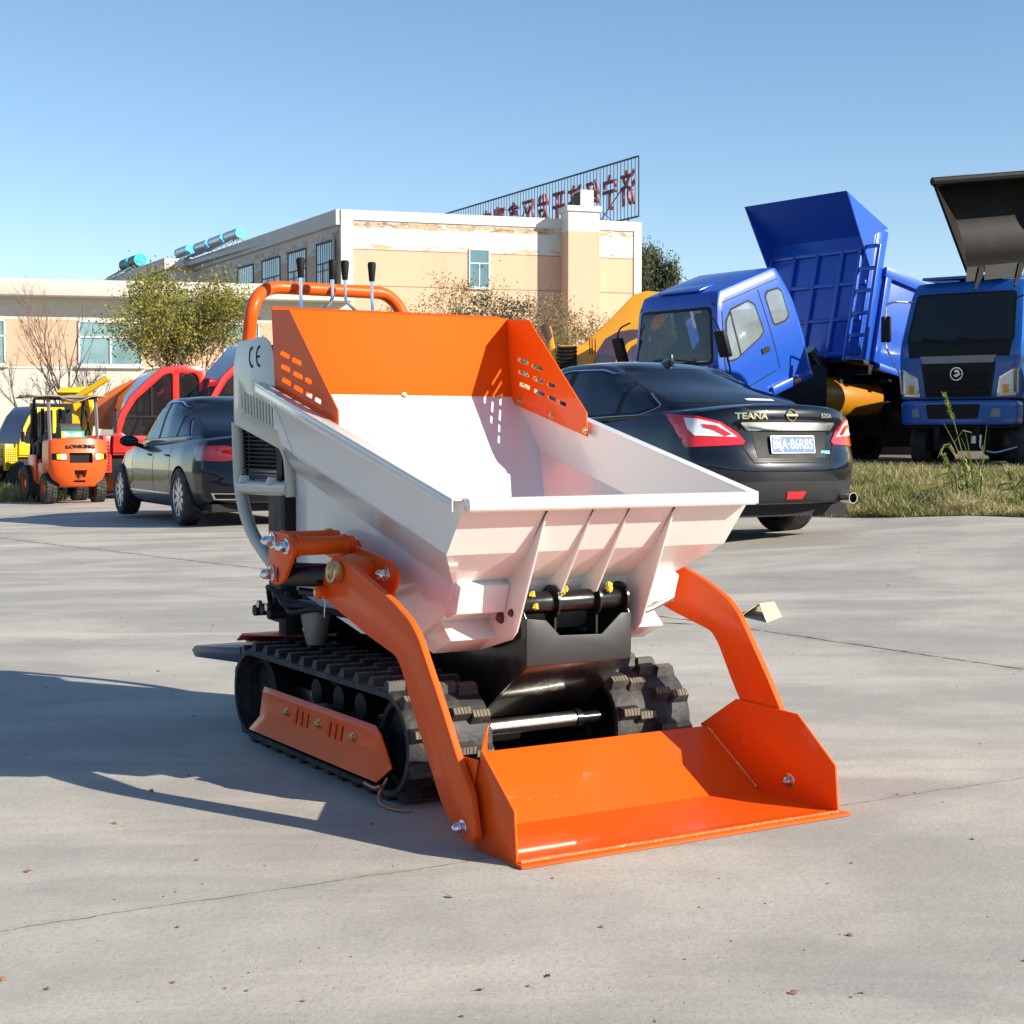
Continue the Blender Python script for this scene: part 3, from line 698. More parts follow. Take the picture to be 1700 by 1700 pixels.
# radiator
bm = bmx(); box(bm, .15, .85, 1.70, 2.03, .88, 1.02)
RD = obj('engine_block', bm, M['blackmatte'], D, bevel=.006)
bm = bmx()
for i in range(13):
    z = .868 + i * .0135; box(bm, .128, .150, 1.72, 2.03, z, z + .005)
box(bm, .122, .15, 1.675, 1.72, .855, 1.03); box(bm, .122, .15, 2.03, 2.045, .855, 1.03); box(bm, .118, .15, 1.675, 2.045, .852, .862)
obj('radiator_fins', bm, M['blackmatte'], RD, smooth=False)
bm = bmx(); box(bm, .2, .8, 1.55, 2.0, .36, .84); obj('engine_block', bm, M['blackmatte'], D, bevel=.02)
bm = bmx(); tube(bm, bend_path([(.12, 2.05, 1.04), (.12, 2.035, .80), (.12, 1.94, .67), (.12, 1.80, .60), (.16, 1.66, .48)], .12, 8), .0215, 16)
FR = obj('tube_frame', bm, M['cream'], D)
bm = bmx(); tube(bm, [(.12, 2.03, .822), (.12, 1.60, .826)], .024, 16); obj('cross_tube', bm, M['cream'], FR)
bm = bmx(); tube(bm, bend_path([(.12, 1.665, .965), (.12, 1.62, .93), (.12, 1.60, .80)], .03), .015, 14); obj('cross_tube', bm, M['cream'], FR)
bm = bmx(); tube(bm, bend_path([(.88, 2.05, 1.04), (.88, 2.035, .80), (.88, 1.94, .67), (.84, 1.66, .48)], .12, 8), .0215, 16); obj('cross_tube', bm, M['cream'], FR)
for y in (1.97, 1.73):
    bm = bmx(); cyl(bm, (.12, y, .84), (.12, y, .862), .03, 20, .022); obj('mount_foot', bm, M['cream'], FR)
bm = bmx(); box(bm, .10, .16, 1.60, 1.66, .36, .80); cyl(bm, (.13, 1.64, .40), (.13, 1.64, .80), .02); obj('rear_post', bm, M['blackmatte'], D, bevel=.004)
bm = bmx(); lathe(bm, [(0, .03), (.02, .035), (.13, .055), (.14, .055)], (.16, 1.50, .34), 'z', 24); obj('exhaust_funnel', bm, M['grey'], D)
bm = bmx()
for k in range(4):
    y0 = 1.72 - k * .05; tube(bm, smooth_path([(.10, y0, .44 + .01 * k), (.08, y0 - .03, .50), (.06, y0 - .10, .51 - .02 * k), (.10, y0 - .25, .47), (.16, y0 - .4, .45)], 6), .009, 10)
for (y, z) in ((1.74, .43), (1.68, .44), (1.62, .43)): cyl(bm, (.05, y, z), (.11, y, z), .018, 14)
obj('hydraulic_hoses', bm, M['blackmatte'], D)
for (y, z) in ((1.70, .455), (1.63, .45)):
    bm = bmx(); cyl(bm, (.045, y, z), (.058, y, z), .013, 6); obj('hose_fitting', bm, M['steel'], D)
bm = bmx(); prism(bm, [(2.50, .225), (2.54, .205), (2.50, .182), (2.05, .215), (2.05, .27)], 'x', .12, .30); obj('blade_step', bm, M['bluesteel'], D, bevel=.004)
bm = bmx(); prism(bm, [(2.07, .290), (2.03, .312), (1.70, .345), (1.70, .35), (2.03, .320), (2.085, .29)], 'x', .12, .88); obj('foot_plate', bm, M['orange'], D, bevel=.001)
bm = bmx(); box(bm, .14, .86, 1.80, 2.05, .20, .30); obj('rear_plate', bm, M['black'], D, bevel=.004)
# handle bar
bm = bmx(); tube(bm, bend_path([(.125, 1.97, 1.27), (.125, 1.93, 1.43), (.20, 1.99, 1.50), (.675, 2.02, 1.502), (.725, 1.99, 1.43), (.73, 1.96, 1.30)], .085, 9), .0225, 20)
obj('handle_bar', bm, M['orange'], D)
for (x, kink) in ((.268, 0), (.384, -.06), (.43, .06), (.531, 0)):
    bm = bmx(); tube(bm, bend_path([(x + kink, 1.84, 1.36), (x + kink, 1.84, 1.40), (x, 1.85, 1.452), (x, 1.85, 1.54)], .02), .0055, 10)
    lv = obj('control_lever', bm, M['chrome'], D)
    bm = bmx(); lathe(bm, [(1.522, .008), (1.526, .010), (1.575, .0145), (1.583, .0145), (1.588, .011), (1.588, .002)], (x, 1.85, 0), 'z', 20)
    obj('grip', bm, M['blackmatte'], lv)
# loose copper wire at the front of the track
bm = bmx(); tube(bm, smooth_path([(.02, .72, .075), (.0, .73, .03), (-.005, .70, .010), (.005, .64, .006), (.03, .60, .010)], 6), .004, 8)
tube(bm, smooth_path([(-.01, .80, .05), (-.005, .75, .045), (.0, .72, .055)], 5), .005, 8)
tag(obj('wire_scrap', bm, M['copper']), 'bent scrap of reddish wire lying at the front of the rubber track', 'wire')
bpy.data.objects['wire_scrap'].matrix_world = Matrix.Translation((0.018, 3.635, 0)) @ Matrix.Rotation(R(31), 4, 'Z')
#PART3
# ================================================ buildings
def wallmat(name, top, low, zsplit, stain=.6, band=None):
    m = bpy.data.materials.new(name); m.use_nodes = True
    n = m.node_tree.nodes; l = m.node_tree.links; b = n['Principled BSDF']; b.inputs['Roughness'].default_value = .85
    g = n.new('ShaderNodeNewGeometry'); sx = n.new('ShaderNodeSeparateXYZ'); l.new(g.outputs['Position'], sx.inputs[0])
    def N(s, d=7, r=.65, sc=(1, 1, 1)):
        mp = n.new('ShaderNodeMapping'); mp.inputs['Scale'].default_value = sc; l.new(g.outputs['Position'], mp.inputs[0])
        t = n.new('ShaderNodeTexNoise'); t.inputs['Scale'].default_value = s; t.inputs['Detail'].default_value = d; t.inputs['Roughness'].default_value = r
        l.new(mp.outputs[0], t.inputs['Vector']); return t.outputs['Fac']
    def rg(v, a, b_, lo=0, hi=1):
        t = n.new('ShaderNodeMapRange'); t.inputs[1].default_value = a; t.inputs[2].default_value = b_; t.inputs[3].default_value = lo; t.inputs[4].default_value = hi; l.new(v, t.inputs[0]); return t.outputs[0]
    def mul(a, b_):
        t = n.new('ShaderNodeMath'); t.operation = 'MULTIPLY'
        for i, v in enumerate((a, b_)):
            if isinstance(v, float): t.inputs[i].default_value = v
            else: l.new(v, t.inputs[i])
        return t.outputs[0]
    def mix(f, a, b_):
        t = n.new('ShaderNodeMix'); t.data_type = 'RGBA'; l.new(f, t.inputs[0])
        for i, v in ((6, a), (7, b_)):
            if isinstance(v, tuple): t.inputs[i].default_value = (*v, 1)
            else: l.new(v, t.inputs[i])
        return t.outputs[2]
    z = sx.outputs[2]; up = rg(z, zsplit - .02, zsplit + .02)
    c = mix(up, low, top)
    if band:      # strips of old render showing through the white
        for (z0, z1, th) in band:
            k = mul(mul(rg(z, z0 - .06, z0 + .06), rg(z, z1 + .06, z1 - .06)), rg(N(1.6, 9, .75, (1, 1, 2.2)), th, th + .04))
            c = mix(k, c, (low[0] * .9, low[1] * .88, low[2] * .85))
            k = mul(mul(rg(z, z0 - .02, z0 + .06), rg(z, z1 + .06, z1 - .02)), rg(N(2.3, 9, .78, (1, 1, 3)), th + .07, th + .13))
            c = mix(k, c, (.22, .17, .13))
    c = mix(mul(rg(N(.35, 8), .35, .75), stain * .45), c, (.34, .30, .25))
    c = mix(mul(rg(N(1.2, 8, .7, (1, 1, .12)), .52, .8), stain * .5), c, (.25, .22, .19))
    l.new(c, b.inputs['Base Color'])
    bp = n.new('ShaderNodeBump'); bp.inputs['Strength'].default_value = .3; bp.inputs['Distance'].default_value = .03; l.new(N(6, 6), bp.inputs['Height']); l.new(bp.outputs[0], b.inputs['Normal'])
    return m
WHT = (.66, .64, .60); PCH = (.68, .44, .29)
M['wallA'] = wallmat('peach_and_white_render', WHT, PCH, 8.85, .6, [(9.75, 10.02, .44), (8.75, 9.1, .52)])
M['wallside'] = wallmat('stained_darker_side_render', (.50, .50, .49), (.42, .32, .24), 8.9, .8, [(8.95, 9.7, .52)])  # darker, greyer base colours than the front wall, heavier stains
M['wallW'] = wallmat('white_render', WHT, WHT, 0, .3)
M['wallL'] = wallmat('low_block_render', (.62, .58, .50), (.62, .58, .50), 0, .25)
M['peach'] = wallmat('peach_panel', PCH, PCH, 0, .6)
M['sillline'] = mat('groove_line', (.30, .21, .15), .9)
M['winframe'] = mat('white_window_frame', (.62, .66, .66), .4)
M['darkframe'] = mat('dark_window_bars', (.04, .045, .05), .6)
def wallbox(bm, p, q, th, z0, z1, out=0.0):
    "a wall slab from p to q; thickness th goes to the left of p->q (inside)"
    p = Vector((p[0], p[1])); q = Vector((q[0], q[1])); d = (q - p).normalized(); nl = Vector((-d.y, d.x))
    a = p - nl * out; b_ = q - nl * out; c = q + nl * th; e = p + nl * th
    prism(bm, [(v.x, v.y) for v in (a, b_, c, e)], 'z', z0, z1); return bm
def window(parent, p, q, t0, t1, z0, z1, mglass, mframe, nx=2, split=.62, out=.02, bars=0, name='window'):
    p = Vector((p[0], p[1])); q = Vector((q[0], q[1])); L_ = (q - p).length; d = (q - p).normalized(); nl = Vector((-d.y, d.x))
    mt = Matrix(((d.x, nl.x, 0, p.x), (d.y, nl.y, 0, p.y), (0, 0, 1, 0), (0, 0, 0, 1)))
    fw = .05; bm = bmx()
    for (x0, x1, a, b_) in [(t0, t1, z0, z0 + fw), (t0, t1, z1 - fw, z1), (t0, t0 + fw, z0, z1), (t1 - fw, t1, z0, z1), (t0, t1, z0 + (z1 - z0) * split, z0 + (z1 - z0) * split + fw)] + \
            [(t0 + (t1 - t0) * k / nx - fw / 2, t0 + (t1 - t0) * k / nx + fw / 2, z0, z0 + (z1 - z0) * (split if nx > 1 else 1)) for k in range(1, nx)]:
        box(bm, x0, x1, -out - .03, .02, a, b_, mt)
    if bars:
        for k in range(1, bars): 
            x = t0 + (t1 - t0) * k / bars; box(bm, x - .012, x + .012, -out - .10, -out - .08, z0 - .05, z1 + .02, mt)
        for zz in (z0, (z0 + z1) / 2, z1): box(bm, t0 - .03, t1 + .03, -out - .10, -out - .08, zz - .012, zz + .012, mt)
    fr = obj(name, bm, mframe, parent, smooth=False)
    bm = bmx(); box(bm, t0 + .01, t1 - .01, -out, .03, z0 + .01, z1 - .01, mt); obj('pane', bm, mglass, fr, smooth=False)
    bm = bmx(); box(bm, t0 - .06, t1 + .06, -out - .09, .02, z0 - .07, z0 - .002, mt); obj('sill', bm, M['wallW'], fr, smooth=False)
    return fr
ZT = 10.47
A_ = (-7.24, 68.0); B_ = (5.80, 72.1)
e1 = (Vector(B_) - Vector(A_)).normalized(); e2 = Vector((-.46, .888)).normalized()
W1 = Vector(A_) + e2 * 21.2; W2 = W1 - e1 * 1.55; W3 = W2 + e2 * 17.0
BD = thing('workshop_building', 'long flat-roofed peach and white building with a chimney and stained parapet', 'building', (A_[0], A_[1], .1))
def at_root(o, root):
    o.parent = root; o.matrix_parent_inverse = Matrix.Translation(-Vector(root.location)); return o
class Root:      # world-space modelling under a root that stands at its own base
    def __init__(s, root): s.r = root; s.before = set(C.objects)
    def done(s):
        for o in list(C.objects):
            if o not in s.before and o.parent == s.r: o.data.transform(Matrix.Translation(-s.r.location)); 
def settle(root):
    T_ = Matrix.Translation(-Vector(root.location)); seen = set()
    def rec(o):
        for c in o.children:
            if c.data and c.data.name not in seen: c.data.transform(T_); seen.add(c.data.name)
            rec(c)
    rec(root)
bm = bmx(); wallbox(bm, A_, B_, .3, 0, ZT); obj('front_wall', bm, M['wallA'], BD, smooth=False)
bm = bmx(); wallbox(bm, W1, Vector(A_) + e2 * .31, .3, 0, ZT - .004); obj('side_wall', bm, M['wallside'], BD, smooth=False)
bm = bmx(); wallbox(bm, W2, W1, .3, 0, ZT - .01); obj('return_wall', bm, M['wallA'], BD, smooth=False)
bm = bmx(); wallbox(bm, W3, W2 + e2 * .31, .3, 0, ZT - .02); obj('side_wall', bm, M['wallside'], BD, smooth=False)
Bb = Vector(B_) + e2 * 30
bm = bmx(); wallbox(bm, Vector(B_) + e2 * .31, Bb, .3, 0, ZT - .004); obj('side_wall', bm, M['wallA'], BD, smooth=False)
bm = bmx(); ply = [Vector(A_) + e2 * .2 + e1 * .2, Vector(B_) + e2 * .2 - e1 * .2, Bb, W3]; prism(bm, [(v.x, v.y) for v in ply], 'z', ZT - .45, ZT - .25); obj('roof_slab', bm, M['grey'], BD, smooth=False)
# parapet bands and corner strips
bm = bmx(); wallbox(bm, W1 + e2 * .0, Vector(A_), .01, ZT - .62, ZT + .02, .22); wallbox(bm, W3, W2, .01, ZT - .62, ZT + .0, .22); obj('parapet_band', bm, M['wallside'], BD, smooth=False)
bm = bmx(); wallbox(bm, A_, Vector(A_) + e1 * .5, .01, 0, ZT - .40, .05); wallbox(bm, Vector(B_) - e1 * .36, B_, .01, 0, ZT - .40, .05); wallbox(bm, A_, B_, .01, ZT - .395, ZT + .02, .06)
obj('corner_strip', bm, M['wallW'], BD, smooth=False)
bm = bmx(); wallbox(bm, A_, B_, .01, 7.30, 7.34, .006); wallbox(bm, A_, B_, .01, 8.83, 8.87, .006); obj('groove', bm, M['sillline'], BD, smooth=False)
window(BD, A_, B_, 5.62, 6.56, 7.36, 9.03, M['glass_win'], M['winframe'], 2, .62)
def tside(px):     # where along the side wall a direction meets it
    k = (px - 850) / F_; return (A_[1] * k - A_[0]) / (e2.x - e2.y * k)
for a, b_ in ((560, 528), (511, 481), (468, 438), (424, 398)):
    t0, t1 = tside(a), tside(b_)
    window(BD, Vector(A_) + e2 * t1, Vector(A_) + e2 * t0, 0, t1 - t0, 6.9, 9.3, M['glass_win'], M['darkframe'], 3, .62, bars=9)
window(BD, W2 + e2 * 4, W2 + e2 * 2, 0, 1.6, 7.3, 8.9, M['glass_win'], M['darkframe'], 2, .62)
for z0 in (3.6,):
    for t in (1.5, 7.5):
        window(BD, A_, B_, t, t + 1.6, z0, z0 + 1.7, M['glass_win'], M['winframe'], 2, .62)
bm = bmx(); cyl(bm, Vector((A_[0], A_[1], 2)) + Vector((*e2, 0)) * .45 + Vector((-.13, -.06, 0)), Vector((A_[0], A_[1], ZT - .9)) + Vector((*e2, 0)) * .45 + Vector((-.13, -.06, 0)), .07, 10); obj('downpipe', bm, M['grey'], BD)
# chimney
c0 = Vector(A_) + e1 * 9.98; c1 = Vector(A_) + e1 * 11.35; nf = Vector((e1.y, -e1.x))
def cbox(bm, a, b_, d0, d1, z0, z1):
    a = Vector(A_) + e1 * a; b_ = Vector(A_) + e1 * b_
    prism(bm, [(v.x, v.y) for v in (a + nf * d1, b_ + nf * d1, b_ + nf * d0, a + nf * d0)], 'z', z0, z1)
bm = bmx(); cbox(bm, 9.85, 11.3, 0, 1.0, 0, ZT - .62); CHM = obj('chimney', bm, M['peach'], BD, smooth=False)
bm = bmx(); cbox(bm, 9.85, 11.3, 0, 1.0, ZT - .619, ZT + .25); cbox(bm, 9.78, 11.38, -.15, 1.08, ZT + .25, ZT + .48)
cbox(bm, 10.45, 11.05, -.1, .9, ZT + .48, ZT + 1.2); obj('chimney_top', bm, M['wallW'], CHM, smooth=False)
bm = bmx(); cbox(bm, 10.42, 10.4499, 0.0, .8, ZT + .55, ZT + 1.12); obj('flue_opening', bm, M['blackmatte'], CHM, smooth=False)
settle(BD)
# low block in front
L0 = Vector((-20.5, 44.76)); L1 = Vector((-5.0, 48.4)); ZL = 5.42
LB = thing('low_building', 'single-storey cream building with wide windows and a deep eave behind the bare saplings', 'building', (-12, 47, 0))
bm = bmx(); wallbox(bm, L0, L1, 8, 0, ZL - .45); obj('wall', bm, M['wallL'], LB, smooth=False)
bm = bmx(); wallbox(bm, L0, L1 + (L1 - L0).normalized() * .1, 8.1, ZL - .46, ZL, .7); obj('roof', bm, M['wallL'], LB, bevel=.02)
d_ = (L1 - L0).normalized(); LL = (L1 - L0).length
def tpx(px):     # where along the front wall a direction meets it
    k = (px - 850) / F_; return (L0.y * k - L0.x) / (d_.x - d_.y * k)
for a, b_ in ((14, 132), (240, 372), (434, 520)):
    bm = bmx(); wallbox(bm, L0 + d_ * tpx(a), L0 + d_ * tpx(b_), .01, 2.98, 4.32, .012); obj('peach_panel', bm, M['peach'], LB, smooth=False)
for a, b_, nx in ((-95, 13, 2), (133, 239, 2), (373, 433, 1)):
    window(LB, L0, L1, tpx(a), tpx(b_), 3.0, 4.3, M['glass_blue'], M['winframe'], nx, .62, bars=0)
bm = bmx(); wallbox(bm, L0, L1, .01, 2.9, 2.97, .02); obj('sill_band', bm, M['wallW'], LB, smooth=False)
settle(LB)
# rooftop sign seen from behind
SG = thing('rooftop_sign', 'tall rooftop sign of red characters on a barred steel frame, seen from behind', 'sign', (3, 86, ZT - .3))
S0 = Vector((6.3, 80.0, 0)); sdir = Vector((-10.3, 20.5, 0)).normalized(); LS = 24.5
bm = bmx()
def bar(a, b_, r=.035): cyl(bm, a, b_, r, 6)
zb, zt = 11.83, 14.80
for zz in (zb, zt): bar(S0 + Vector((0, 0, zz)), S0 + sdir * LS + Vector((0, 0, zz)), .05)
n_ = 70
for i in range(n_ + 1): bar(S0 + sdir * (LS * i / n_) + Vector((0, 0, zb)), S0 + sdir * (LS * i / n_) + Vector((0, 0, zt)), .045 if i % n_ == 0 else .026)
nb = Vector((sdir.y, -sdir.x, 0))
for t in (1.0, 6, 12, 18, 24):
    bar(S0 + sdir * t + Vector((0, 0, ZT - .4)), S0 + sdir * t + Vector((0, 0, zb)), .05)
    bar(S0 + sdir * t - nb * 0 + Vector((0, 0, zt - 1)), S0 + sdir * (t + 1.5) - Vector((nb.x, nb.y, 0)) * 2.0 + Vector((0, 0, ZT - .3)), .03)
obj('sign_frame', bm, M['signframe'], SG, smooth=False)
for i, ch in enumerate('济宁经济开发区鑫瑞商川兴'):
    t = 1.25 + i * 1.83
    o_ = S0 + sdir * t + nb * .12 + Vector((0, 0, 13.25))
    text('letter', ch, 1.95, M['signred'], SG, frame(o_, sdir, (0, 0, 1)), ext=.05, sx=.78, bold=.018)
settle(SG)
# solar water heaters on the roof of the side wing
def heater(t, off, name_lab, capm, body, R_=.27, L_=2.0):
    c = Vector(A_) + e2 * t - Vector((e1.x, e1.y)) * off
    H = thing('solar_water_heater', name_lab, 'water heater', (c.x, c.y, ZT), math.atan2(e2.y, e2.x), 'water heaters along the roof edge')
    bm = bmx(); cyl(bm, (-L_ / 2, 0, .75), (L_ / 2, 0, .75), R_, 20); obj('tank', bm, body, H)
    for s in (-1, 1):
        bm = bmx(); cyl(bm, (s * L_ / 2, 0, .75), (s * (L_ / 2 + .12), 0, .75), R_ * 1.06, 20); obj('end_cap', bm, capm, H)
    bm = bmx()
    for x in (-L_ * .4, 0, L_ * .4):
        for k in (0, 1): cyl(bm, (x, 0, .6), (x + (.25 if k else -.25), -.9 if k else .2, -.2), .03, 6)
    for k in range(7): cyl(bm, (-L_ * .42 + k * L_ * .14, 0, .6), (-L_ * .42 + k * L_ * .14, 1.2, -.1), .03, 6)
    obj('stand', bm, M['grey'], H)
for i, t in enumerate((16.2, 18.9, 21.6)):
    heater(t, -.45, ['nearest grey solar tank with a pale blue cap on the long roof edge', 'grey solar tank in the middle of the row of pale blue capped tanks', 'farthest of the grey solar tanks with pale blue caps'][i], M['hotwater'] and M['tealcap'] if 0 else M['skycap'] if 'skycap' in M else M.setdefault('skycap', mat('sky_blue_cap', (.10, .45, .75), .4)), M['hotwater'])
heater(24.4, -.2, 'grey solar tank behind the corner block of the roof', M['skycap'], M['hotwater'])
for i, t in enumerate((30.5, 32.6)):
    heater(t, .9, ['dark solar tank with teal caps, the nearer one above the low cream building', 'dark solar tank with teal caps, the farther one above the low cream building'][i], M['tealcap'], M['darkgrey'], .36, 1.4)

# ================================================ vegetation
def tree(name, label, cat, base, H, spread, leafm, nleaf, lsize, barkm, levels=4, nst=1, r0=.08, up=.75, group=None, crown_min=.3, seed=1, leafclump=3, tips=1.0):
    rnd = random.Random(seed); root = thing(name, label, cat, base, 0, group)
    segs = []; ends = []
    def grow_(p, d, ln, r, lv):
        pts = [p]; q = p; dd = d.copy()
        for k in range(3):
            dd = (dd + Vector((rnd.uniform(-.22, .22), rnd.uniform(-.22, .22), rnd.uniform(-.05, .15)))).normalized(); q = q + dd * ln / 3; pts.append(q)
            if lv <= 1 and q.z > H * crown_min: ends.append(q)
        segs.append((pts, r, r * .62))
        if lv <= 0: ends.append(q); ends.append(q); return
        for k in range(rnd.choice((2, 3, 3)) if lv > 1 else 3):
            a = rnd.uniform(0, 2 * math.pi); t = rnd.uniform(.35, .8)
            nd = (dd * up + Vector((math.cos(a) * t * spread, math.sin(a) * t * spread, rnd.uniform(-.05, .25)))).normalized()
            st = pts[rnd.choice((2, 3, 3))]
            grow_(st, nd, ln * rnd.uniform(.62, .82), r * .6, lv - 1)
    for s in range(nst):
        a = rnd.uniform(0, 6.28); d = Vector((math.cos(a) * .3 * (nst > 1), math.sin(a) * .3 * (nst > 1), 1)).normalized()
        grow_(Vector((math.cos(a) * .12 * (nst > 1), math.sin(a) * .12 * (nst > 1), 0)), d, H * .36, r0, levels)
    bm = bmx()
    for pts, ra, rb in segs:
        nn = len(pts); tube(bm, pts, [ra + (rb - ra) * i / (nn - 1) for i in range(nn)], 6 if ra > .02 else 4, caps=False)
    obj('trunk', bm, barkm, root)
    if nleaf:
        V = []; Fc = []
        for i in range(nleaf):
            e = rnd.choice(ends); g = lsize * leafclump
            c = e + Vector((rnd.gauss(0, g), rnd.gauss(0, g), rnd.gauss(0, g * .8)))
            a = Vector((rnd.uniform(-1, 1), rnd.uniform(-1, 1), rnd.uniform(-1, 1))).normalized(); b_ = a.orthogonal().normalized()
            s_ = lsize * rnd.uniform(.55, 1.2); k = len(V)
            V += [c - a * s_, c - b_ * s_ * .45 + a * s_ * .1, c + a * s_, c + b_ * s_ * .45 + a * s_ * .1]; Fc.append((k, k + 1, k + 2, k + 3))
        raw('crown', [tuple(v) for v in V], Fc, leafm, root)
    return root
def base_at(px, Y, z=0): return ((px - 850) / F_ * Y, Y, z)
tree('broadleaf_tree', 'bushy tree turning yellow in front of the low cream building', 'tree', base_at(322, 41), 4.55, .95, M['leaf_autumn'], 18000, .05, M['bark'], 5, 4, .05, up=.95, seed=5, leafclump=4.2, crown_min=.22)
tree('bare_sapling', 'leafless reddish sapling against the peach panel left of the wide window', 'tree', base_at(98, 42), 4.3, .55, M['leaf_dry'], 120, .03, M['bark2'], 5, 2, .045, up=1.0, seed=3)
tree('bare_sapling', 'leafless grey sapling at the far left beside the cut-off window', 'tree', base_at(52, 43), 3.2, .7, M['leaf_dry'], 60, .03, M['bark2'], 5, 1, .04, up=.9, seed=8)
tree('bare_sapling', 'leafless dark sapling right in front of the wide window', 'tree', base_at(152, 42.5), 3.0, .7, M['leaf_dry'], 200, .03, M['bark'], 5, 2, .04, up=.9, seed=12)
for i, (px, Y, H, n_, s_, mt, lab, lc) in enumerate((
        (690, 56, 6.3, 1700, .065, 'leaf_autumn', 'sparse dry bush reaching highest beside the levers, before the peach wall', 4),
        (770, 55, 4.7, 900, .06, 'leaf_dry', 'low sparse dry bush right of the tallest one, before the peach wall', 4),
        (812, 54, 5.1, 7500, .06, 'leaf_dark', 'dark green leafy bush below the small facade window', 4),
        (905, 55, 5.5, 2400, .065, 'leaf_dry', 'dry brown bush just left of the chimney foot', 4),
        (965, 54, 4.4, 2600, .06, 'leaf_dry', 'dry tangled bush in front of the chimney foot', 4),
        (1020, 56, 5.0, 3600, .06, 'leaf_autumn', 'greenish thin bush between the chimney and the yellow boom', 4))):
    tree('shrub', lab, 'bush', base_at(px, Y), H, .8, M[mt], n_, s_, M['bark2'], 5, 3, .04, seed=20 + i, group=None, leafclump=lc * .6)
dk = tree('broadleaf_tree', 'dark green tree standing behind the right end of the peach building', 'tree', base_at(1072, 84), 11.0, .6, M['leaf_dark'], 26000, .16, M['bark'], 5, 1, .2, up=1.0, seed=31, leafclump=3.2, crown_min=.2)
dk.scale = (.42, .42, .93)
tree('broadleaf_tree', 'thin bare-topped tree just showing above the blue cab roof', 'tree', base_at(1150, 78), 7.6, 1.0, M['leaf_dark'], 2500, .10, M['bark'], 5, 1, .12, seed=33, leafclump=3)
# the tree belt on the other side of the yard, behind the photographer (it shows in the car paint)
rnd = random.Random(77); V = []; Fc = []
for i in range(15000):
    a = rnd.uniform(R(38), R(318)); rr_ = rnd.uniform(55, 64)
    top = 5.5 + 3.0 * noise.noise(Vector((a * 9, 0, 0))) + 1.2 * noise.noise(Vector((a * 40, 0, 3)))
    c = Vector((math.sin(a) * rr_, math.cos(a) * rr_, rnd.uniform(0, top))); n1 = Vector((rnd.uniform(-1, 1), rnd.uniform(-1, 1), rnd.uniform(-1, 1))).normalized(); n2 = n1.orthogonal().normalized(); s_ = rnd.uniform(.5, 1.1); k = len(V)
    V += [tuple(c - n1 * s_), tuple(c - n2 * s_ * .7), tuple(c + n1 * s_), tuple(c + n2 * s_ * .7)]; Fc.append((k, k + 1, k + 2, k + 3))
raw('distant_wood', V, Fc, M['leaf_dark'])['kind'] = 'stuff'

# ================================================ grass verge
def verge_front(x):       # y of the concrete edge for a given x
    pts = [(1.6, 19.5), (2.4, 16.7), (3.0, 15.1), (3.5, 14.35), (4.38, 13.7), (6, 13.0), (9, 12.2), (16, 11)]
    return interp(x, pts)
rnd = random.Random(4); V = []; Fc = []
def blade(x, y, z, h, wd, lean):
    a = rnd.uniform(0, 6.28); c, s = math.cos(a), math.sin(a); b = rnd.uniform(0, 6.28)
    k = len(V); lx, ly = math.cos(b) * lean * h, math.sin(b) * lean * h
    V.extend([(x - c * wd, y - s * wd, z), (x + c * wd, y + s * wd, z), (x + lx * .4 + c * wd * .7, y + ly * .4 + s * wd * .7, z + h * .6), (x + lx * .4 - c * wd * .7, y + ly * .4 - s * wd * .7, z + h * .6), (x + lx, y + ly, z + h * (1 - lean * .3))])
    Fc.extend([(k, k + 1, k + 2, k + 3), (k + 3, k + 2, k + 4)])
dry = ([], []); green = (V, Fc)
tufts = [(rnd.uniform(1.6, 10), rnd.random() ** 1.3 * 7) for _ in range(420)]
cnt = 0
while cnt < 70000:
    if rnd.random() < .45:
        t_ = rnd.choice(tufts); x = t_[0] + rnd.gauss(0, .09); d = t_[1] + rnd.gauss(0, .09); tall = 1.9
        if d < 0: d = -d * .5
    else: x = rnd.uniform(1.6, 10.5); d = rnd.random() ** 1.6 * 9; tall = 1
    y = verge_front(x) + d + .10 * noise.noise(Vector((x * 3, 1, 0)))
    if x / y > .42: continue
    nz = noise.noise(Vector((x * .9, y * .9, 0))); nz2 = noise.noise(Vector((x * 2.2, y * 2.2, 5)))
    if nz2 < -.25 and rnd.random() < .75 and tall == 1: continue
    h = (.04 + .09 * rnd.random() + .06 * max(0, nz)) * (.5 + .5 * min(1, d / .6)) * tall
    V, Fc = dry if noise.noise(Vector((x * 1.3, y * 1.1, 9))) + rnd.uniform(-.3, .3) > .12 else green
    blade(x, y, gz(x, y) - .01, h, .003 + .003 * rnd.random(), rnd.uniform(.3, 1.6)); cnt += 1
raw('dry_grass', dry[0], dry[1], M['grassdry'])['kind'] = 'stuff'
V, Fc = green
for _ in range(9000):
    x = rnd.uniform(-14, -8.0); y = rnd.uniform(27.5, 33); blade(x, y, gz(x, y) - .01, rnd.uniform(.05, .28), .012, rnd.uniform(.2, .9))
raw('grass', V, Fc, M['grassm'])['kind'] = 'stuff'
M['soil'] = mat('verge_soil', (.13, .10, .06), .95, var=.4, vscale=5, bump=.8, bscale=18, dirt=(.24, .20, .12), dirt_amt=.6, dscale=7)
xs2 = [1.6 + i * .3 for i in range(60)]; vv = []; ff = []
for i, x in enumerate(xs2):
    for j in range(30):
        y = verge_front(x) + .03 * noise.noise(Vector((x * 4, 0, 0))) + (j * .45 if j < 20 else 9 + (j - 20) * 4)
        vv.append((x, y, gz(x, y) + (.006 if j == 0 else .02 + .02 * noise.noise(Vector((x, y, 3)))) + (.0)))
for i in range(59):
    for j in range(29):
        a = i * 30 + j; ff.append((a, a + 30, a + 31, a + 1))
raw('verge_soil', vv, ff, M['soil'], smooth=True)['kind'] = 'structure'
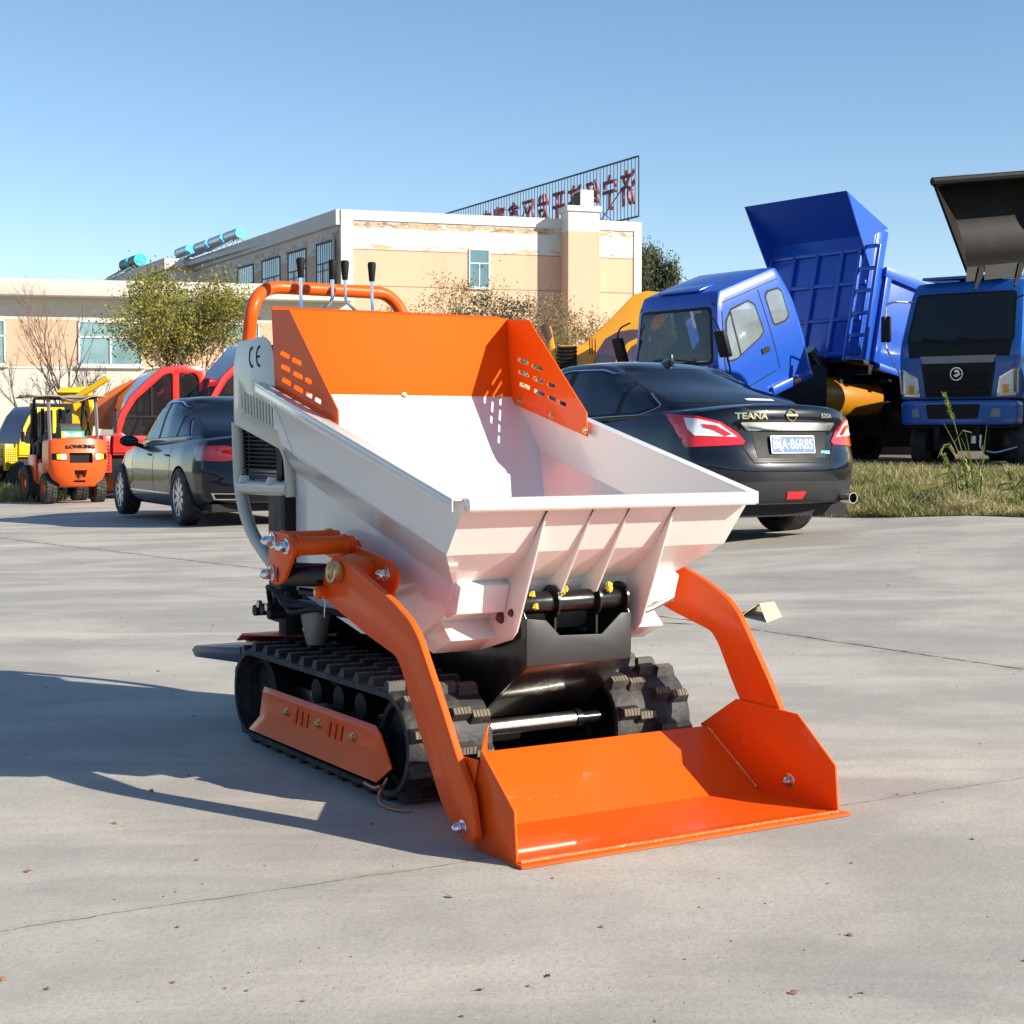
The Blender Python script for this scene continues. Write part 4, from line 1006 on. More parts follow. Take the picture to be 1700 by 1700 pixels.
def weed(px, Y, H, label, seed, n=6):
    rnd = random.Random(seed); x0 = (px - 850) / F_ * Y; root = thing('tall_weed', label, 'weed', (x0, Y, gz(x0, Y)), 0)
    V = []; Fc = []; bm = bmx()
    for s in range(n):
        h = H * (1 if s == 0 else rnd.uniform(.35, .8)); a = rnd.uniform(0, 6.28) if s else 2.9; ln = .22 if s == 0 else rnd.uniform(.2, .6)
        P = [Vector((math.cos(a) * ln * h * t * t + .02 * s, math.sin(a) * ln * h * t * t * .4, h * t)) for t in (0, .25, .5, .75, 1)]
        tube(bm, P, [.009, .008, .006, .005, .002], 5)
        for k in range(4 if s == 0 else 2):
            t = rnd.uniform(.2, .6); p = P[0].lerp(P[-1], t); p.z = h * t; b = rnd.uniform(0, 6.28); l2 = rnd.uniform(.2, .4)
            d = Vector((math.cos(b), math.sin(b) * .5, 0)); q = [p, p + d * l2 * .4 + Vector((0, 0, .12)), p + d * l2 * .8 + Vector((0, 0, .10)), p + d * l2 + Vector((0, 0, .0))]
            wv = Vector((-d.y, d.x, .3)).normalized() * .016; kk = len(V)
            for i, (v, w_) in enumerate(zip(q, (.5, 1, .8, .05))): V += [tuple(v - wv * w_), tuple(v + wv * w_)]
            for i in range(3): Fc.append((kk + 2 * i, kk + 2 * i + 1, kk + 2 * i + 3, kk + 2 * i + 2))
        if s == 0:
            for k in range(150):
                t = rnd.uniform(.78, 1.02); p = P[3].lerp(P[4], (t - .75) / .25); d = Vector((rnd.uniform(-1, 1), rnd.uniform(-1, 1), rnd.uniform(0, 1))).normalized() * .035; kk = len(V); o_ = d.orthogonal().normalized() * .006
                V += [tuple(p), tuple(p + d * .6 + o_), tuple(p + d), tuple(p + d * .6 - o_)]; Fc.append((kk, kk + 1, kk + 2, kk + 3))
    obj('stem', bm, M['strawm'], root); raw('leaves', V, Fc, M['strawm'], root)
weed(1607, 15.2, 1.08, 'tall seeding grass stalk leaning before the blue truck grille', 2, 7)
weed(1585, 15.6, .5, 'short spindly weed left of the tall seeding stalk', 5, 6)
weed(1690, 15.0, .35, 'low weed tuft at the right end of the verge', 9, 6)
#PART4
# ================================================ vehicles
def wheel(par, x, y, z, r, w_, side, rimm, spokes=10, rr=.66, treads=0, name='wheel', offroad=False):
    "wheel with its axle along y; side = +1 when its outer face looks to +y"
    bm = bmx(); h = w_ / 2
    prof = [(-h, r * rr), (-h, r * .9), (-h * .85, r * .975), (-h * .6, r)]
    if treads:
        for k in range(treads):
            a = -h * .6 + 1.2 * h * (k + .35) / treads; b_ = a + 1.2 * h * .22 / treads
            prof += [(a, r), (a + .002, r - .009), (b_, r - .009), (b_ + .002, r)]
    prof += [(h * .6, r), (h * .85, r * .975), (h, r * .9), (h, r * rr)]
    prof += [(h * .3, r * rr * .96), (-h * .3, r * rr * .96), (-h, r * rr)]
    lathe(bm, [(y + t, q) for t, q in prof], (x, 0, z), 'y', 48, caps=False)
    if offroad:
        for k in range(26):
            for s in (-1, 1):
                a = 2 * math.pi * (k + (.5 if s > 0 else 0)) / 26
                mt = Matrix.Translation((x, y, z)) @ Matrix.Rotation(a, 4, 'Y')
                box(bm, -.028 * r / .35, .028 * r / .35, *sorted((s * h * .08, s * h * .98)), r * .95, r * 1.045, mt)
    W = obj(name, bm, M['tyre'], par, angle=25)
    bm = bmx(); o_ = y + side * (h - .012)
    lathe(bm, [(o_ - side * .12, r * rr * .97), (o_, r * rr * 1.0), (o_ + side * .004, r * rr * .97), (o_ - side * .01, r * rr * .92), (o_ - side * .10, r * rr * .90), (o_ - side * .10, r * .08)], (x, 0, z), 'y', 48)
    if spokes:
        for k in range(spokes):
            mt = Matrix.Translation((x, o_ - side * .02, z)) @ Matrix.Rotation(2 * math.pi * k / spokes, 4, 'Y')
            vs = []
            box(bm, -.026 * r / .34, .026 * r / .34, -.012, .012, r * .10, r * rr * .94, mt)
        cyl(bm, (x, o_ - side * .03, z), (x, o_ + side * .0, z), r * .15, 20)
    else:
        cyl(bm, (x, o_ - side * .11, z), (x, o_ - side * .02, z), r * .22, 16)
    obj('rim', bm, rimm, W)
    return W
def sedan(name, label, loc, rz, S):
    root = thing(name, label, 'car', loc, rz); L_, Wd, Hh = S['L'], S['W'] / 2, S['H']; paint = S['paint']
    deck = S['deck']
    def wz(z): return interp(z, [(.18, .90), (.28, .965), (.45, .99), (.62, 1.0), (.80, .985), (.93, .955), (1.02, .90), (1.12, .84)])
    def wx(x): return interp(x, [(0, .90), (.25, .95), (.8, .99), (1.6, 1.0), (L_ - 1.4, 1.0), (L_ - .6, .96), (L_, .86)])
    def f(a, b_, c):
        u = (a + 1) / 2
        # cosine packing towards the ends
        u = .5 - .5 * math.cos(math.pi * u) * (.75) - .125 * (1 - 2 * u) if True else u
        u = max(0, min(1, u)); x = u * L_
        zb = interp(x, [(0, .30), (.35, .21), (L_ - .4, .20), (L_, .26)]); zt = interp(x, deck)
        z = zb + (zt - zb) * (c + 1) / 2
        y = b_ * Wd * wz(z) * wx(x)
        yb = abs(b_)
        if c > .999: z -= .055 * yb ** 2.4
        xr = interp(z, S['rear']) + S['rround'] * yb ** 3.2 * (1 if z < .62 else .85); xf = L_ - interp(z, S['front']) - .45 * yb ** 2.6
        x2 = xr + (xf - xr) * u
        return (x2, y, z)
    bm = mapcube(64, 20, 16, f, 2)
    ax0, ax1, wr = S['axles'][0], S['axles'][1], S['wr']; cuts = []
    for ax in (ax0, ax1):
        for s in (-1, 1):
            cb = bmx(); cyl(cb, (ax, s * (Wd - .28), wr * .98), (ax, s * (Wd + .2), wr * .98), wr * 1.09, 40); cuts.append(cb)
    body = obj('body', bm, paint, root, cutters=cuts, angle=38)
    g0, g1, g2, g3 = S['gh']       # rear base, roof rear, roof front, front base
    def f2(a, b_, c):
        t = (c + 1) / 2; te = t
        zb = interp(g0 + (g3 - g0) * (a + 1) / 2, deck) - .06
        zt = Hh - .0
        u = (a + 1) / 2
        xr = g0 + (g1 - g0) * (t ** 1.15); xf = g3 + (g2 - g3) * (t ** .95)
        x = xr + (xf - xr) * u
        roof = Hh - .10 * max(0, (abs(x - (g1 + g2) / 2 - .05) / ((g2 - g1) / 2 + .1))) ** 2.6 * (t ** 2)
        z = zb + (roof - zb) * t
        hw = Wd * (interp(t, [(0, .93), (.12, .905), (.6, .80), (.88, .70), (1, .63)])) * interp(u, [(0, .82), (.14, .93), (.4, 1), (.75, .99), (1, .88)])
        y = b_ * hw
        if c > .999: z -= .035 * abs(b_) ** 2.5 - .0
        x += (.14 if u < .2 else 0) * abs(b_) ** 3 * (1 - u / .2) * 1 if u < .2 else (-.16 * abs(b_) ** 3 * ((u - .8) / .2) if u > .8 else 0)
        return (x, y, z)
    bm = mapcube(44, 22, 16, f2, 3)
    gh = obj('cabin', bm, paint, body, angle=60)
    # glass
    patch('window_seal', gh, roundpoly(grow(S['rw'], .02), .06), 'x', -1, .001, M['blackmatte'], root, .05)
    patch('rear_window', gh, roundpoly(S['rw'], .05), 'x', -1, .005, M['glass_car'], root, .05)
    for s in (-1, 1):
        patch('window_trim', gh, roundpoly(grow(S['trim'], .018), .06), 'y', s, .001, M['chrome'], root, .06)
        patch('window_surround', gh, roundpoly(S['trim'], .05), 'y', s, .0035, M['blackmatte'], root, .06)
        for pl in S['sw']: patch('side_window', gh, roundpoly(pl, .03), 'y', s, .0065, M['glass_side'], root, .06)
    patch('windscreen', gh, [(-.62, 1.0), (.62, 1.0), (.5, Hh - .12), (-.5, Hh - .12)], 'x', 1, .003, M['glass_car'], root, .06)
    for ax in (ax0, ax1):
        for s in (-1, 1):
            wheel(root, ax, s * (Wd - .115), wr, wr, .235, s, M['alloy'], S.get('spokes', 10), .70, 4)
        bm = bmx(); cyl(bm, (ax, -Wd + .3, wr), (ax, Wd - .3, wr), .05, 10); box(bm, ax - .4, ax + .4, -Wd + .30, Wd - .30, wr * .8, .75); obj('axle_housing', bm, M['blackmatte'], root)
    bm = bmx(); box(bm, .25, L_ - .3, -Wd * .8, Wd * .8, .19, .28); obj('underbody', bm, M['blackmatte'], root)
    # door lines and handles
    for s in (-1, 1):
        for xx in S['doors']:
            patch('door_gap', body, [(xx, .30), (xx + .012, .30), (xx + .012 + .03, .92), (xx + .03, .92)], 'y', s, .001, M['blackmatte'], body, .1, .002)
        for xx in S['handles']:
            hb = bmx(); tube(hb, smooth_path([(xx, s * (Wd * .945), .83), (xx + .03, s * (Wd * .985), .83), (xx + .17, s * (Wd * .985), .835), (xx + .20, s * (Wd * .945), .835)], 4), .014, 8); obj('door_handle', hb, S.get('handle', paint), root)
        mb = bmx(); bmesh.ops.create_icosphere(mb, subdivisions=3, radius=1)
        for v in mb.verts: v.co = Vector((S['mirror'] + v.co.x * (.07 if v.co.x > 0 else .05), s * (Wd + .10) + v.co.y * .125, 1.0 + v.co.z * .075))
        tube(mb, [(S['mirror'], s * (Wd - .08), .93), (S['mirror'], s * (Wd + .04), .97)], .03, 8)
        mr = obj('wing_mirror', mb, paint, root, angle=60)
        mb = bmx(); lathe(mb, [(S['mirror'] - .052, .001), (S['mirror'] - .053, .055)], (0, s * (Wd + .10), 1.0), 'x', 24)
        for v in mb.verts: v.co.y = s * (Wd + .10) + (v.co.y - s * (Wd + .10)) * 1.7
        obj('mirror_glass', mb, M['glass_side'], mr)
    return root, body, gh
T_loc = Vector((2.23, 12.5)); th = R(120)       # heading 30 degrees to the left of straight away
TE = dict(L=4.88, W=1.83, H=1.49, paint=M['navy'], axles=(1.12, 3.90), wr=.335, rround=.26, spokes=10,
          deck=[(0, 1.075), (.12, 1.09), (.5, 1.085), (.9, 1.03), (2.0, .96), (3.6, .94), (4.2, .88), (4.7, .74), (4.88, .62)],
          rear=[(.2, .22), (.32, .06), (.42, .02), (.60, 0), (.66, .045), (.75, .07), (.90, .085), (.99, .07), (1.05, .075), (1.09, .12)],
          front=[(.2, .15), (.45, 0), (.6, .02), (.75, .15)], gh=(.50, 1.55, 2.75, 3.75),
          rw=[(-.66, 1.10), (.66, 1.10), (.53, 1.375), (.3, 1.40), (-.3, 1.40), (-.53, 1.375)],
          trim=[(.84, 1.075), (1.05, 1.005), (3.22, .945), (2.74, 1.315), (2.3, 1.40), (1.8, 1.39), (1.30, 1.285)],
          sw=[[(.90, 1.07), (1.08, 1.02), (1.30, 1.02), (1.30, 1.26)], [(1.36, 1.015), (2.16, .985), (2.12, 1.385), (1.80, 1.375), (1.36, 1.285)], [(2.24, .98), (3.15, .955), (2.72, 1.30), (2.22, 1.385)]],
          doors=(1.30, 2.2, 3.2), handles=(1.42, 2.35), mirror=3.05, handle=M['chrome'])
TC, tb, tg = sedan('sedan_car', 'dark navy sedan showing its rear and blue number plate beside the grass verge', (T_loc.x, T_loc.y, .155), th, TE)
for s in (-1, 1):
    lamp = [(.455, .79), (.50, .86), (.60, .945), (.72, .985), (.90, 1.005), (.84, .90), (.80, .82), (.79, .745), (.47, .765)]
    Q = lambda pp: [(s * (.413 + (a - .455) * 1.37), b_) for a, b_ in pp]
    ra = s * R(35)
    LP = patch('tail_lamp', tb, Q(lamp), 'x', -1, .005, M['redlens'], TC, .03, .008, rot=ra)
    patch('clear_lens', tb, Q([(.50, .825), (.60, .925), (.72, .965), (.80, .975), (.78, .89), (.74, .835)]), 'x', -1, .012, M['clearlens'], LP, .03, .004, rot=ra)
    patch('lamp_strip', tb, Q([(.53, .845), (.62, .915), (.70, .925), (.69, .90), (.63, .875), (.57, .83)]), 'x', -1, .016, M['redlens'], LP, .03, .003, rot=ra)
    patch('lid_gap', tb, [(s * .44, .74), (s * .452, .74), (s * .50, .87), (s * .60, .97), (s * .59, .975), (s * .488, .875)], 'x', -1, .002, M['marking'], tb, .04, .002)
    patch('lid_gap', tb, [(s * .0, .628), (s * .38, .628), (s * .44, .74), (s * .452, .74), (s * .39, .618), (s * .0, .618)], 'x', -1, .002, M['marking'], tb, .04, .002)
patch('plate_recess', tb, [(-.34, .66), (.34, .66), (.37, .865), (-.37, .865)], 'x', -1, .001, M['blackmatte'], TC, .05, .002)
patch('chrome_bar', tb, [(-.47, .93), (-.42, .875), (.42, .875), (.47, .93), (.46, .938), (-.46, .938)], 'x', -1, .012, M['chrome'], TC, .04, .014)
patch('lower_bumper', tb, [(-.86, .26), (.86, .26), (.87, .40), (.80, .455), (.7, .475), (-.7, .475), (-.80, .455), (-.87, .40)], 'x', -1, .004, M['darkgrey'], TC, .05, .006)
patch('reflector', tb, [(-.10, .335), (.06, .335), (.075, .395), (-.115, .395)], 'x', -1, .012, M['redlens'], TC, .03, .004)
def onbody(base, y, z):
    me = base.data; bvh = BVHTree.FromPolygons([v.co for v in me.vertices], [p.vertices for p in me.polygons]); return bvh.ray_cast(Vector((-5, y, z)), Vector((1, 0, 0)))[0]
def number_plate(root, base, y, z, w_, h, s, mt, tilt, lab='number_plate', txtm=None):
    p = onbody(base, y, z); m4 = frame(p + Vector((-.018, 0, 0)), (0, -1, 0), (tilt, 0, 1))
    bm = bmx(); prism(bm, roundpoly([(-w_ / 2, -h / 2), (w_ / 2, -h / 2), (w_ / 2, h / 2), (-w_ / 2, h / 2)], .01), 'z', -.003, .003, m4)
    P_ = obj(lab, bm, mt, root)
    bm = bmx()
    for (a, b_, c, d) in ((-w_ / 2, w_ / 2, -h / 2, -h / 2 + .006), (-w_ / 2, w_ / 2, h / 2 - .006, h / 2), (-w_ / 2, -w_ / 2 + .006, -h / 2, h / 2), (w_ / 2 - .006, w_ / 2, -h / 2, h / 2)): box(bm, a, b_, c, d, .0, .0045, m4)
    obj('plate_border', bm, M['whitepl'], P_, smooth=False)
    for (a, b_) in ((-.11, h / 2 - .016), (.11, h / 2 - .016), (-.11, -h / 2 + .016), (.11, -h / 2 + .016)):
        bm = bmx(); lathe(bm, [(.002, .009), (.006, .009), (.008, .004)], (a, b_, 0), 'z', 12)
        for v in bm.verts: v.co = m4 @ v.co
        obj('screw', bm, M['chrome'], P_)
    text('plate_text', s, h * .80, M['whitepl'], P_, m4 @ Matrix.Translation((0, -.002, .004)), .0015, sx=.80, bold=.0002)
number_plate(TC, tb, 0, .765, .44, .14, '闽A·86R85', M['plateblue'], .16)
def wraptext(o, base, z0, off=.004):
    me = base.data; bvh = BVHTree.FromPolygons([v.co for v in me.vertices], [p.vertices for p in me.polygons]); xs_ = [v.co.x for v in o.data.vertices]; xm_ = sum(xs_) / len(xs_)
    for v in o.data.vertices:
        h = bvh.ray_cast(Vector((-5, v.co.y, v.co.z)), Vector((1, 0, 0)))[0]
        if h: v.co.x = h.x - off + (.003 if v.co.x > xm_ else -.003)
t1_ = text('badge_text', 'TEANA', .068, M['gold'], TC, frame(onbody(tb, .37, .985), (0, -1, 0), (0, 0, 1)), .003, sx=1.25, bold=.002)
wraptext(t1_, tb, 0)
t2_ = text('badge_text', '520A', .05, M['gold'], TC, frame(onbody(tb, -.38, .99), (0, -1, 0), (0, 0, 1)), .003, sx=1.2, bold=.0015)
wraptext(t2_, tb, 0)
pc = onbody(tb, 0, .995); m4 = frame(pc + Vector((-.006, 0, 0)), (0, -1, 0), (.1, 0, 1)); bm = bmx()
lathe(bm, [(0, .040), (.006, .040), (.009, .0455), (.006, .051), (0, .051)], (0, 0, 0), 'z', 36, caps=False); box(bm, -.058, .058, -.009, .009, .002, .011)
for v in bm.verts: v.co = m4 @ v.co
obj('badge', bm, M['gold'], TC)
patch('window_sticker', tg, [(-.36, 1.125), (-.06, 1.125), (-.06, 1.15), (-.36, 1.15)], 'x', -1, .007, M['whitepl'], TC, .05, .001)
patch('sticker', tb, [(-.40, .69), (-.30, .69), (-.30, .715), (-.40, .715)], 'x', -1, .003, M['skycap'], TC, .05, .001)
bm = bmx(); lathe(bm, [(.0, .040), (.0, .044), (.25, .044), (.25, .034), (.02, .036)], (0, -.585, .335), 'x', 24, caps=False); obj('exhaust_pipe', bm, M['chrome'], TC)
bm = bmx(); box(bm, .3, 1.0, -.75, -.3, .25, .35); obj('silencer', bm, M['rust'], TC, bevel=.03)
bm = bmx(); prism(bm, [(1.66, 1.44), (1.86, 1.45), (1.72, 1.53), (1.67, 1.54)], 'y', -.018, .018); obj('roof_antenna', bm, M['navy'], TC, bevel=.006)
AU = dict(L=4.93, W=1.87, H=1.57, paint=M['navy2'], axles=(1.05, 4.0), wr=.345, rround=.30, spokes=10,
          deck=[(0, 1.07), (.12, 1.085), (.6, 1.09), (.9, 1.06), (2.0, 1.01), (3.6, .98), (4.3, .90), (4.8, .76), (4.93, .66)],
          rear=[(.2, .2), (.32, .06), (.45, .0), (.60, .02), (.68, .05), (.85, .08), (.96, .06), (1.03, .09)],
          front=[(.2, .15), (.45, 0), (.6, .02), (.75, .12)], gh=(.48, 1.60, 2.75, 3.75),
          rw=[(-.66, 1.12), (.66, 1.12), (.53, 1.45), (.3, 1.48), (-.3, 1.48), (-.53, 1.45)],
          trim=[(.98, 1.065), (3.24, 1.005), (2.74, 1.386), (2.3, 1.489), (1.87, 1.483), (1.38, 1.343)],
          sw=[[(1.03, 1.075), (1.42, 1.065), (1.42, 1.337), (1.38, 1.325)], [(1.48, 1.060), (2.14, 1.040), (2.16, 1.471), (1.88, 1.465), (1.48, 1.361)], [(2.24, 1.035), (3.15, 1.015), (2.72, 1.367), (2.26, 1.477)]],
          doors=(1.42, 2.2, 3.25), handles=(1.50, 2.33), mirror=3.0)
yA = 19.0; xA = -540 / F_ * yA; hA = R(90 + 27); rl = Vector((AU['axles'][0], AU['W'] / 2 - .115))
oA = Vector((xA, yA)) - Vector((math.cos(hA) * rl.x - math.sin(hA) * rl.y, math.sin(hA) * rl.x + math.cos(hA) * rl.y))
AC, ab, ag = sedan('sedan_car', 'blue-black sedan with silver spoked wheels parked beside the orange forklift', (oA.x, oA.y, -.085), hA, AU)
for s in (-1, 1):
    lamp = [(.42, .80), (.42, .92), (.60, .955), (.90, .95), (.92, .88), (.88, .78), (.6, .775)]
    patch('tail_lamp', ab, [(s * (.38 + (a - .42) * 1.3), b_) for a, b_ in lamp], 'x', -1, .006, M['redlens2'], AC, .03, .008, rot=s * R(35))
    patch('exhaust_trim', ab, [(s * a, b_) for a, b_ in [(.40, .33), (.72, .33), (.76, .41), (.42, .41)]], 'x', -1, .006, M['chrome'], AC, .04, .006)
    patch('exhaust_mouth', ab, [(s * a, b_) for a, b_ in [(.425, .345), (.71, .345), (.735, .395), (.44, .395)]], 'x', -1, .010, M['marking'], AC, .04, .004)
    patch('sill_trim', ab, [(1.5, .36), (3.5, .36), (3.5, .375), (1.5, .375)], 'y', s, .004, M['chrome'], ab, .1, .004)
number_plate(AC, ab, 0, .80, .44, .14, '', M['plateblue'], .1)

# ---- forklift (x forward = towards the mast, rear faces us)
def px_root(px, py, Y): p = at(px, py, Y); return p
fh = R(90 + 31); fo = Vector((-7.17, 26.6))
FK = thing('forklift', 'orange forklift with a canvas-topped guard and green number plate, its counterweight towards us', 'forklift', (fo.x, fo.y, gz(fo.x, fo.y)), fh); FK.scale = (.85, .85, .85)
def fcw(a, b_, c):
    u = (a + 1) / 2; z = .32 + .92 * (c + 1) / 2; yb = abs(b_)
    x0 = interp(z, [(.32, .22), (.5, .10), (.75, .02), (.9, .0), (1.24, .08)]) + .16 * yb ** 3
    x = x0 + (.75 - x0) * u; y = b_ * .60 * interp(z, [(.32, .74), (.6, .92), (.8, .98), (1.24, .95)])
    if c > .999: z += .06 * (1 - yb ** 2)
    return (x, y, z)
bm = mapcube(14, 18, 18, fcw, 2); cuts = []
for s in (-1, 1):
    cb = bmx(); cyl(cb, (.62, s * .36, .30), (.62, s * .9, .30), .38, 30); cuts.append(cb)
cb = bmx(); prism(cb, [(-.23, .80), (.23, .80), (.23, 1.0), (-.23, 1.0)], 'x', -.2, .12); cuts.append(cb)
cb = bmx(); prism(cb, [(-.10, .52), (.10, .52), (.13, .66), (-.13, .66)], 'x', -.2, .22); cuts.append(cb)
cw = obj('counterweight', bm, M['fork'], FK, cutters=cuts, angle=40)
bm = bmx(); box(bm, .100, .1195, -.228, .228, .802, .998); obj('radiator_grille', bm, M['marking'], cw, smooth=False)
bm = bmx(); box(bm, .205, .24, -.09, .09, .50, .65); cyl(bm, (.05, 0, .54), (.2, 0, .54), .03); obj('tow_hitch', bm, M['rust'], cw)
patch('slot', cw, roundpoly([(-.12, .42), (.12, .42), (.11, .46), (-.11, .46)], .02), 'x', -1, .002, M['marking'], cw, .05, .002)
for s in (-1, 1):
    HL = patch('rear_lamp', cw, [(s * .27, .85), (s * .27, .99), (s * .40, 1.0), (s * .54, .985), (s * .54, .87), (s * .40, .85)], 'x', -1, .004, M['marking'], cw, .04, .004)
    patch('lamp_lens', cw, [(s * .285, .865), (s * .285, .98), (s * .38, .985), (s * .38, .865)], 'x', -1, .010, M['clearlens'], HL, .04, .004)
    patch('turn_lens', cw, [(s * .385, .865), (s * .385, .985), (s * .46, .975), (s * .46, .875)], 'x', -1, .010, M['yellowlens'], HL, .04, .004)
text('maker_name', 'LONKING', .10, M['marking'], cw, frame(onbody(cw, 0, 1.12) + Vector((-.012, 0, 0)), (0, -1, 0), (.1, 0, 1)), .006, sx=1.25, bold=.004)
bm = bmx(); box(bm, .75, 2.05, -.50, .50, .35, .80); box(bm, .78, 1.35, -.42, .42, .80, 1.12); obj('chassis_body', bm, M['fork'], FK, bevel=.03)
bm = bmx(); box(bm, 1.40, 2.0, -.53, -.50, .42, .95); box(bm, 1.40, 2.0, .50, .53, .42, .95); box(bm, 1.35, 2.05, -.48, .48, .80, .84); obj('step_panel', bm, M['fork'], FK, bevel=.01)
bm = bmx(); prism(bm, [(.70, 1.20), (1.1, 1.20), (1.05, 1.50), (.98, 1.58), (.80, 1.58), (.72, 1.50)], 'y', -.22, .22); box(bm, .9, 1.35, -.24, .24, 1.12, 1.22); obj('seat', bm, M['seat'], FK, bevel=.04)
bm = bmx(); prism(bm, roundpoly([(-.34, 1.28), (.12, 1.28), (.12, 1.43), (-.34, 1.43)], .015), 'x', .55, .565, Matrix.Translation((0, .12, 0))); NP = obj('number_plate', bm, M['plategreen'], FK, smooth=False)
text('plate_text', '鲁H·A0553', .105, M['whitepl'], NP, frame((.545, .01, 1.353), (0, -1, 0), (0, 0, 1)), .002, sx=.76, bold=.003)
bm = bmx(); prism(bm, [(.06, 1.30), (.115, 1.30), (.115, 1.41), (.06, 1.41)], 'x', .546, .549, Matrix.Translation((0, .115, 0))); obj('plate_square', bm, M['yellowlens'], NP, smooth=False)
for (x, y, x2) in ((.50, .47, .62), (.50, -.47, .62)):
    bm = bmx(); tube(bm, [(x, y, 1.18), (x2, y, 2.08)], .035, 4); obj('guard_post', bm, M['grey'], FK)
for (x, y) in ((1.75, .50), (1.75, -.50)):
    bm = bmx(); tube(bm, bend_path([(x + .15, y, .9), (x, y, 1.5), (1.55, y, 2.08)], .1), .03, 6); obj('guard_post', bm, M['blackmatte'], FK)
bm = bmx(); box(bm, .60, 1.62, .44, .50, 2.06, 2.10); box(bm, .60, 1.62, -.50, -.44, 2.06, 2.10)
for k in range(6): box(bm, .62 + k * .19, .65 + k * .19, -.44, .44, 2.06, 2.09)
RG = obj('overhead_guard', bm, M['blackmatte'], FK)
V = []; Fc = []
for i in range(15):
    for j in range(15):
        x = .42 + 1.30 * i / 14; y = -.66 + 1.5 * j / 14; sag = .06 * math.sin(i * 1.1) * math.sin(j * .8) + (.02 * noise.noise(Vector((x * 5, y * 5, 0)))); e_ = abs(j - 5) / 9
        V.append((x, y, 2.12 + sag * .5 - .10 * max(0, math.sin(math.pi * min(1, max(0, (j - 3) / 6)))) * (i < 4)))
for i in range(14):
    for j in range(14): a = i * 15 + j; Fc.append((a, a + 15, a + 16, a + 1))
tag(raw('canvas_cover', V, Fc, M['tarp'], None, True), 'worn brown canvas sheet sagging over the overhead guard of the forklift', 'canvas')
o = bpy.data.objects['canvas_cover']; o.location = FK.location; o.rotation_euler = FK.rotation_euler; o.scale = FK.scale
md = o.modifiers.new('s', 'SOLIDIFY'); md.thickness = .012; bake(o)
bm = bmx(); box(bm, 2.12, 2.22, -.42, -.30, .1, 2.0); box(bm, 2.12, 2.22, .30, .42, .1, 2.0); box(bm, 2.12, 2.18, -.3, .3, 1.92, 2.0); box(bm, 2.12, 2.18, -.3, .3, 1.0, 1.08); cyl(bm, (2.17, .18, .2), (2.17, .18, 1.9), .035); cyl(bm, (2.17, -.18, .2), (2.17, -.18, 1.9), .035)
obj('mast', bm, M['blackmatte'], FK)
bm = bmx(); tube(bm, [(1.95, 0, .9), (1.7, 0, 1.25)], .02, 8); lathe(bm, [(0, .16), (.02, .18), (.04, .16)], (0, 0, 0), 'z', 24)
for v in bm.verts:
    if abs(v.co.x) < .3 and v.co.z < .1: v.co = Vector((1.68, 0, 1.27)) + Matrix.Rotation(R(-35), 3, 'Y') @ v.co
obj('steering_wheel', bm, M['blackmatte'], FK)
bm = bmx(); box(bm, 1.45, 1.7, .1, .45, .85, 1.2); box(bm, 1.8, 2.0, -.45, .45, .85, 1.15); obj('controls', bm, M['blackmatte'], FK, bevel=.03)
for s in (-1, 1):
    wheel(FK, .62, s * .49, .29, .29, .20, s, M['fork'], 0, .55, 0, offroad=True)
    wheel(FK, 1.98, s * .50, .36, .36, .26, s, M['fork'], 0, .55, 0, offroad=True)

